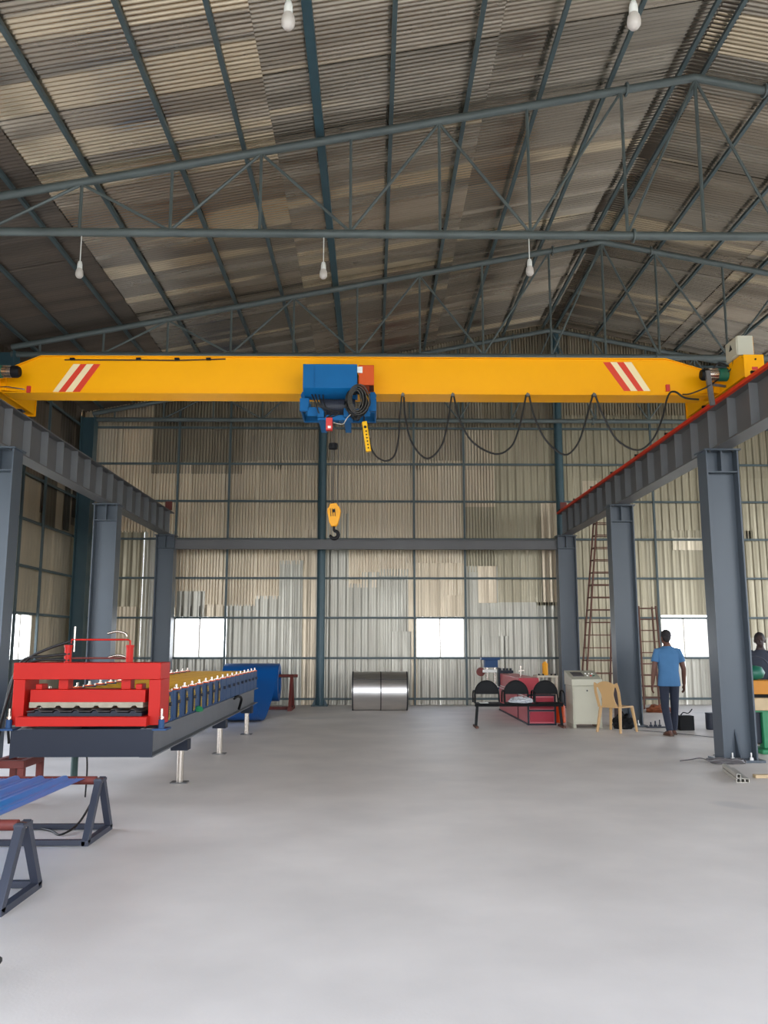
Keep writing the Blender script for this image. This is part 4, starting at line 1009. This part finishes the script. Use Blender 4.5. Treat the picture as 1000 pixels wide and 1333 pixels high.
# wide splat down the middle, waisted
pts = []
for h, hw in ((0, .15), (.25, .115), (.5, .105), (.8, .15)):
    pts.append((h, hw))
vs = []
for h, hw in pts: vs += [bpos(-hw / .2, h), bpos(hw / .2, h)]
q = len(vs); vs += [v + off for v in vs]
fs = []
for i in range(3): a0 = 2 * i; fs += [(a0, a0 + 1, a0 + 3, a0 + 2), (q + a0, q + a0 + 1, q + a0 + 3, q + a0 + 2), (a0, a0 + 2, q + a0 + 2, q + a0), (a0 + 1, a0 + 3, q + a0 + 3, q + a0 + 1)]
MB().add(vs, fs).build('back_splat', 'chair_tan', ch)
# bag, battery box
crumple('shoulder_bag', 'black soft bag slumped behind the plastic chair', 'bag', 4.46, 15.25, 0, .17, .12, .24, 'black')
bb = thing('battery_box', 'black square box with a cable on top, behind the walking man', 'box', (5.48, 15.0, 0))
MB().box(5.36, 5.62, 14.92, 15.12, 0, .25).build('body', 'black', bb, bevel=.01); MB().tube(bez([(5.42, 15.02, .25), (5.46, 15.0, .3), (5.55, 15.0, .29), (5.62, 15.0, .36)]), .01, 6).build('handle', 'cable_black', bb)
b2 = thing('small_drum', 'small dark drum standing behind the front right column', 'drum', (6.0, 15.1, 0))
MB().lathe([(.1, 0), (.11, .02), (.11, .26), (.1, .28)], (6.0, 15.1, 0), 'z', 18).build('body', 'dark_steel', b2); MB().lathe([(.115, .27), (.115, .29), (.0, .295)], (6.0, 15.1, 0), 'z', 18).build('lid', 'dark_steel', b2)
# lattice towers
def lattice(x0, x1, xt0, xt1, y, h, n_, label, dp=.45):
    t = thing('scaffold_tower', label, 'scaffold', ((x0 + x1) / 2, y, 0))
    def cor(k, z):
        f = z / h; a = x0 + (xt0 - x0) * f; b = x1 + (xt1 - x1) * f; dd = dp * (1 - .4 * f) / 2
        return [(a, y - dd, z), (b, y - dd, z), (b, y + dd, z), (a, y + dd, z)][k]
    for k in range(4): MB().bar(cor(k, 0), cor(k, h), .035).build('upright', 'rust_brown', t)
    for i in range(n_):
        z = .25 + (h - .3) * i / (n_ - 1)
        for k in (0, 1, 2, 3):
            mb = MB(); mb.bar(cor(k, z), cor((k + 1) % 4, z), .022); mb.build('rung', 'rust_brown', t)
    return t
la = P(757, 912, 20.3); lb_ = P(802, 912, 20.3)
lattice(P(757, 905, 19.4).x, P(797, 905, 19.4).x, P(775, 680, 19.4).x, P(800, 680, 19.4).x, 19.4, P(780, 679, 19.4).z, 15, 'tall rusty tapering scaffold tower between the two far right columns')
lattice(P(836, 905, 19.8).x, P(864, 905, 19.8).x, P(831, 790, 19.8).x, P(853, 790, 19.8).x, 19.9, P(840, 789, 19.8).z, 9, 'short rusty scaffold frame left of the walking man')
crumple('tarpaulin', 'heap of orange-brown cloth at the foot of the short scaffold', 'cloth', P(857, 920, 18.9).x, 18.9, 0, .26, .2, .14, 'tarp')

# floor litter at the front right column
tubes_y = 9.42
for k, (dx, dz) in enumerate(((0, 0), (.047, 0), (.094, 0), (.005, .047))):
    a = G(962, 1019) + Vector((dx, 0, .022 + dz)); b = G(943, 1004) + Vector((dx, 0, .022 + dz)); s_ = .021
    m = MB(); dr_ = (b - a).normalized(); sd = Vector((dr_.y, -dr_.x, 0)); up = Vector((0, 0, 1))
    o4 = [sd * x * s_ + up * y * s_ for x, y in ((-1, -1), (1, -1), (1, 1), (-1, 1))]; i4 = [v * .8 for v in o4]
    vs = [a + v for v in o4] + [b + v for v in o4] + [a + v for v in i4] + [b + v for v in i4]
    fs = []
    for i in range(4):
        j = (i + 1) % 4; fs += [(i, j, 4 + j, 4 + i), (8 + i, 8 + j, 12 + j, 12 + i), (i, j, 8 + j, 8 + i), (4 + i, 4 + j, 12 + j, 12 + i)]
    m.add(vs, fs); o = m.build('square_tube', 'alu', None, tuple(a))
    tag(o, ['left square steel tube of the bottom row, on the floor by the column', 'middle square steel tube of the bottom row', 'right square steel tube of the bottom row', 'square steel tube lying on top of the other three'][k], 'tube', 'square tubes on the floor')
tag(MB().box(4.32, 4.95, 9.72, 9.80, 0, .035).build('wood_strip', 'wood', None, (4.6, 9.76, 0), bevel=.003), 'pale wooden strip on the floor at the right edge', 'wood')
rh = MB()
for k in range(16):
    cx_, cy_ = 4.45 + random.uniform(-.10, .14), 10.86 + random.uniform(-.04, .04); ra, rb = random.uniform(.08, .20), random.uniform(.03, .07); tz = random.uniform(.012, .06)
    rh.tube([(cx_ + ra * math.cos(t), cy_ + rb * math.sin(t), tz + .01 * math.sin(3 * t + k)) for t in [2 * PI * j / 16 for j in range(16)]], .011, 6, closed=True)
rh.tube(bez([(4.3, 10.9, .02), (4.2, 11.0, .05), (4.1, 11.1, .02), (3.95, 11.05, .012)]), .008, 6)
tag(rh.build('rope_heap', 'grey_panel', None, (4.45, 10.86, 0)), 'tangled grey rope heaped at the foot of the front right column', 'rope')
tag(MB().tube(bez([(4.55, 14.9, .011), (4.9, 14.6, .011), (5.4, 13.9, .011), (5.7, 13.2, .011), (5.5, 12.4, .011), (5.0, 11.9, .011), (4.6, 11.6, .011)]), .006, 6).build('floor_cable', 'beam_grey', None, (5, 13, 0)), 'thin grey cable trailing over the floor past the walking man', 'cable')
for i, (x, y, l) in enumerate(((4.72, 15.43, 'bolts and scraps around the foot of the column behind the plastic chair'),)):
    mb = MB()
    for k in range(3): mb.cyl((x + .3 + k * .08, y, 0), (x + .3 + k * .08, y, .1 + .02 * k), .012, 8); mb.cyl((x + .3 + k * .08, y, .02), (x + .3 + k * .08, y, .05), .03, 6)
    mb.box(x + .22, x + .55, y - .05, y + .05, 0, .02)
    tag(mb.build('anchor_plate', 'dark_steel', None, (x + .38, y, 0)), 'small dark plate with upright bolts right of the bag', 'hardware')

# green and orange machine at right edge
gm = thing('threading_machine', 'green floor machine with an ochre gear case at the right edge', 'machine', (5.6, 12.0, 0))
MB().box(5.34, 5.95, 11.75, 12.2, 0, .06).build('base', 'green_paint', gm, bevel=.01)
MB().box(5.44, 5.56, 11.9, 12.05, .06, .56).build('pillar', 'green_paint', gm, bevel=.01); MB().box(5.24, 5.44, 11.96, 12.1, .12, .56).build('belt_guard', 'navy_steel', gm, bevel=.01)
MB().box(5.22, 5.9, 11.8, 12.15, .80, .99).build('gear_case', 'case_ochre', gm, bevel=.01); MB().box(5.26, 5.9, 11.8, 12.15, .58, .75).build('motor_case', 'wood', gm, bevel=.01)
MB().box(5.24, 5.9, 11.9, 12.1, .745, .805).build('mount_plate', 'black', gm); MB().box(5.3, 5.9, 11.9, 12.1, .55, .585).build('bed', 'green_paint', gm)
MB().lathe([(.05, 0), (.13, .03), (.16, .10), (.12, .18), (.05, .20)], (5.38, 11.98, .99), 'z', 16).build('gear_head', 'green_gear', gm)
pts = [(5.42 + .22 * math.cos(t), 12.0, 1.12 + .20 * math.sin(t)) for t in [PI * j / 14 for j in range(15)]]
MB().tube(pts, .010, 8).build('guard_hoop', 'dark_steel', gm)

# ------------------------------------------------------------------ PEOPLE
def ringpts(c, d, rx, ry, side, n=14):
    c = Vector(c); d = Vector(d).normalized(); side = Vector(side); a = (side - d * side.dot(d)).normalized(); b = d.cross(a)
    return [c + a * rx * math.cos(2 * PI * k / n) + b * ry * math.sin(2 * PI * k / n) for k in range(n)]
def loft(mb, secs, side=(1, 0, 0), n=14, cap=True):
    vs = []
    for i, (c, rx, ry) in enumerate(secs):
        d = Vector(secs[min(i + 1, len(secs) - 1)][0]) - Vector(secs[max(i - 1, 0)][0]); vs += ringpts(c, d, rx, ry, side, n)
    m_ = len(secs); mb.add(vs, [(i * n + k, i * n + (k + 1) % n, (i + 1) * n + (k + 1) % n, (i + 1) * n + k) for i in range(m_ - 1) for k in range(n)] + [tuple(range(n))[::-1], tuple((m_ - 1) * n + k for k in range(n))], True)
def ball(mb, c, rx, ry, rz, n=12, rot=None):
    c = Vector(c); vs = []; st = n // 2 + 2
    for i in range(1, st):
        th = PI * i / st
        for k in range(n):
            v = Vector((rx * math.sin(th) * math.cos(2 * PI * k / n), ry * math.sin(th) * math.sin(2 * PI * k / n), rz * math.cos(th)))
            if rot: v = rot @ v
            vs.append(c + v)
    top = Vector((0, 0, rz)); top = rot @ top if rot else top
    vs += [c + top, c - top]; m_ = st - 1
    fs = [(i * n + k, i * n + (k + 1) % n, (i + 1) * n + (k + 1) % n, (i + 1) * n + k) for i in range(m_ - 1) for k in range(n)]
    fs += [(m_ * n, (k + 1) % n, k) for k in range(n)] + [(m_ * n + 1, (m_ - 1) * n + k, (m_ - 1) * n + (k + 1) % n) for k in range(n)]
    mb.add(vs, fs, True)
def remeshed(mb, name, m, parent, vox, smooth=4):
    o = mb.build(name, m, parent); r = o.modifiers.new('remesh', 'REMESH'); r.mode = 'VOXEL'; r.voxel_size = vox; r.use_smooth_shade = True
    s = o.modifiers.new('smooth', 'SMOOTH'); s.iterations = smooth; s.factor = .5
    dg = bpy.context.evaluated_depsgraph_get(); me = bpy.data.meshes.new_from_object(o.evaluated_get(dg)); me.materials.clear(); me.materials.append(M[m])
    o.modifiers.clear(); o.data = me; me.polygons.foreach_set('use_smooth', [True] * len(me.polygons)); return o
def person(label, loc, skin, top, trouser, J, rotz=0, k=1.0):
    t = thing('person', label, 'person', (0, 0, 0))
    V = Vector; b = MB()
    hd = V(J['head']); nk = V(J['neck']); ch_ = V((0, .0, 1.30)); pv = V((0, 0, .93))
    loft(b, [((pv.x, pv.y, .86), .13, .10), ((0, 0, .95), .145, .105), ((0, .0, 1.08), .13, .10), ((0, .0, 1.22), .155, .11), ((0, 0, 1.34), .155, .10), ((0, .0, 1.40), .10, .07), (nk, .058, .06)])
    loft(b, [(nk - V((0, 0, .04)), .06, .062), (hd - V((0, .0, .08)), .055, .06)])
    rot = Euler(J.get('hrot', (0, 0, 0))).to_matrix()
    ball(b, hd + V((0, -.005, .02)), .076, .094, .100, 16, rot)                     # skull
    ball(b, hd + rot @ V((0, .035, -.045)), .056, .062, .07, 14, rot)               # face and jaw
    ball(b, hd + rot @ V((0, .098, -.015)), .012, .018, .022, 10, rot)               # nose
    ball(b, hd + rot @ V((0, .088, -.058)), .026, .012, .010, 10, rot)               # mouth
    ball(b, hd + rot @ V((0, .084, .02)), .05, .015, .012, 10, rot)                  # brow
    for s in (-1, 1): ball(b, hd + rot @ V((s * .080, -.002, -.01)), .011, .02, .032, 10, rot)
    for s, key in ((-1, 'L'), (1, 'R')):
        sh, el_, wr_ = V(J['sh' + key]), V(J['el' + key]), V(J['wr' + key])
        loft(b, [(sh + V((-s * .05, 0, -.01)), .045, .05), (sh + V((0, 0, -.01)), .048, .05), (sh.lerp(el_, .5), .046, .048), (el_, .038, .04), (el_.lerp(wr_, .35), .039, .037), (wr_, .025, .028)], side=(0, 1, 0))
        d = (wr_ - el_).normalized(); f = V((0, 1, 0)); f = (f - d * f.dot(d)).normalized(); sd_ = d.cross(f) * s      # hand: palm faces the thigh
        loft(b, [(wr_ - d * .01, .026, .02), (wr_ + d * .03, .036, .017), (wr_ + d * .085, .040, .015)], side=tuple(f))
        inn = V((-s, 0, 0)); inn = (inn - d * inn.dot(d)).normalized()
        for i, ln in enumerate((.068, .078, .072, .056)):
            q0 = wr_ + d * .078 + f * (.030 - .020 * i); q1 = q0 + d * ln * .45 + inn * .006; q2 = q1 + d * ln * .32 + inn * .014; q3 = q2 + d * ln * .22 + inn * .016
            loft(b, [(q0, .0095, .0095), (q1, .009, .009), (q2, .008, .008), (q3, .006, .006)], n=8)
        q0 = wr_ + d * .03 + f * .03; q1 = q0 + d * .035 + f * .022 + inn * .005; q2 = q1 + d * .03 + f * .004 + inn * .008
        loft(b, [(q0, .012, .012), (q1, .0105, .0105), (q2, .008, .008)], n=8)
        hp, kn, an = V(J['hp' + key]), V(J['kn' + key]), V(J['an' + key])
        loft(b, [(hp + V((0, 0, .06)), .085, .09), (hp, .088, .092), (hp.lerp(kn, .5), .07, .075), (kn, .052, .056), (kn.lerp(an, .3), .052, .056), (an, .034, .038)])
        fd = V(J.get('fd' + key, (0, 1, 0))).normalized()
        hl = an - fd * .05; hl.z = an.z - .045
        loft(b, [(an, .034, .036), (an + V((0, 0, -.05)), .035, .045)])
        loft(b, [(hl + V((0, 0, 0)), .03, .022), (hl + fd * .09 + V((0, 0, .008)), .038, .028), (hl + fd * .17 + V((0, 0, -.006)), .044, .018), (hl + fd * .225 + V((0, 0, -.010)), .034, .012)], side=(1, 0, 0))
    remeshed(b, 'body', skin, t, .0065, 3)
    h = MB(); ball(h, hd + V((0, -.018, .036)), .083, .098, .098, 18, rot); ball(h, hd + V((0, -.05, -.01)), .07, .06, .075, 14, rot)
    remeshed(h, 'hair', 'hair', t, .008, 2)
    # shirt
    s_ = MB(); loft(s_, [((0, 0, .80), .188, .138), ((0, 0, .90), .182, .135), ((0, 0, 1.05), .168, .125), ((0, .0, 1.2), .180, .13), ((0, 0, 1.32), .188, .125), ((0, -.0, 1.395), .15, .10), ((0, 0, 1.455), .075, .07)], n=20)
    for s, key in ((-1, 'L'), (1, 'R')):
        sh, el_ = V(J['sh' + key]), V(J['el' + key]); dn = sh.lerp(el_, .62)
        loft(s_, [(sh + V((-s * .08, 0, .01)), .055, .05), (sh + V((0, 0, -.005)), .062, .058), (sh.lerp(el_, .3), .066, .064), (dn, .070, .068)], side=(0, 1, 0), n=16)
    remeshed(s_, 'shirt', top, t, .009, 3)
    tr_ = MB(); loft(tr_, [((0, 0, .98), .145, .108), ((0, 0, .90), .152, .113), ((0, 0, .82), .155, .116)])
    for key in 'LR':
        hp, kn, an = V(J['hp' + key]), V(J['kn' + key]), V(J['an' + key])
        loft(tr_, [(hp + V((0, 0, .04)), .075, .095), (hp - V((0, 0, .05)), .082, .10), (hp.lerp(kn, .5), .076, .083), (kn, .065, .068), (kn.lerp(an, .5), .062, .064), (an + V((0, 0, .0)), .055, .06)], n=16)
    remeshed(tr_, 'trousers', trouser, t, .009, 3)
    for key in 'LR':
        an = V(J['an' + key]); fd = V(J.get('fd' + key, (0, 1, 0))).normalized(); hl = an - fd * .07; so = MB(); z0 = an.z - .08
        sdv = V((fd.y, -fd.x, 0)); oz = [(-.0, .032), (.06, .036), (.15, .046), (.22, .042), (.27, .02)]
        lo = [V((hl.x, hl.y, z0)) + fd * a + sdv * w2 for a, w2 in oz] + [V((hl.x, hl.y, z0)) + fd * a - sdv * w2 for a, w2 in reversed(oz)]
        n2 = len(lo); so.add(lo + [p + V((0, 0, .018)) for p in lo], [tuple(range(n2)), tuple(range(2 * n2 - 1, n2 - 1, -1))] + [(i, (i + 1) % n2, (i + 1) % n2 + n2, i + n2) for i in range(n2)])
        c0_ = V((hl.x, hl.y, z0 + .02)) + fd * .16
        so.tube([c0_ + sdv * .047, c0_ + sdv * .035 + V((0, 0, .035)), c0_ + V((0, 0, .045)), c0_ - sdv * .035 + V((0, 0, .035)), c0_ - sdv * .047], .010, 6)
        so.build('sandal', 'sandal', t)
    t.location = loc; t.rotation_euler = (0, 0, rotz); t.scale = (k, k, k)
    return t
J1 = dict(head=(-.01, .02, 1.60), neck=(0, .0, 1.49), hrot=(0, 0, .25), shL=(-.178, 0, 1.375), elL=(-.25, -.03, 1.08), wrL=(-.272, .01, .83), shR=(.178, 0, 1.375), elR=(.25, -.02, 1.08), wrR=(.268, .05, .83),
          hpL=(-.085, 0, .86), knL=(-.08, .02, .47), anL=(-.062, -.10, .085), hpR=(.085, 0, .86), knR=(.09, .05, .46), anR=(.088, .13, .085), fdL=(-.15, 1, 0), fdR=(.1, 1, 0))
person('man in a blue T-shirt and dark jeans walking away', (4.93, 14.12, 0), 'skin', 'shirt_blue', 'jeans', J1, 0, 1.0)
J2 = dict(head=(0, .0, 1.60), neck=(0, .0, 1.49), hrot=(0, 0, 0), shL=(-.185, 0, 1.395), elL=(-.25, .05, 1.13), wrL=(-.16, .27, 1.02), shR=(.185, 0, 1.395), elR=(.25, .05, 1.13), wrR=(.16, .27, 1.02),
          hpL=(-.085, 0, .86), knL=(-.09, .02, .47), anL=(-.1, 0, .085), hpR=(.085, 0, .86), knR=(.09, .02, .46), anR=(.1, 0, .085))
person('man in a dark shirt standing at the green machine, half hidden by the column', (5.98, 13.0, 0), 'skin_dark', 'dark_shirt', 'jeans', J2, math.radians(160), .965)
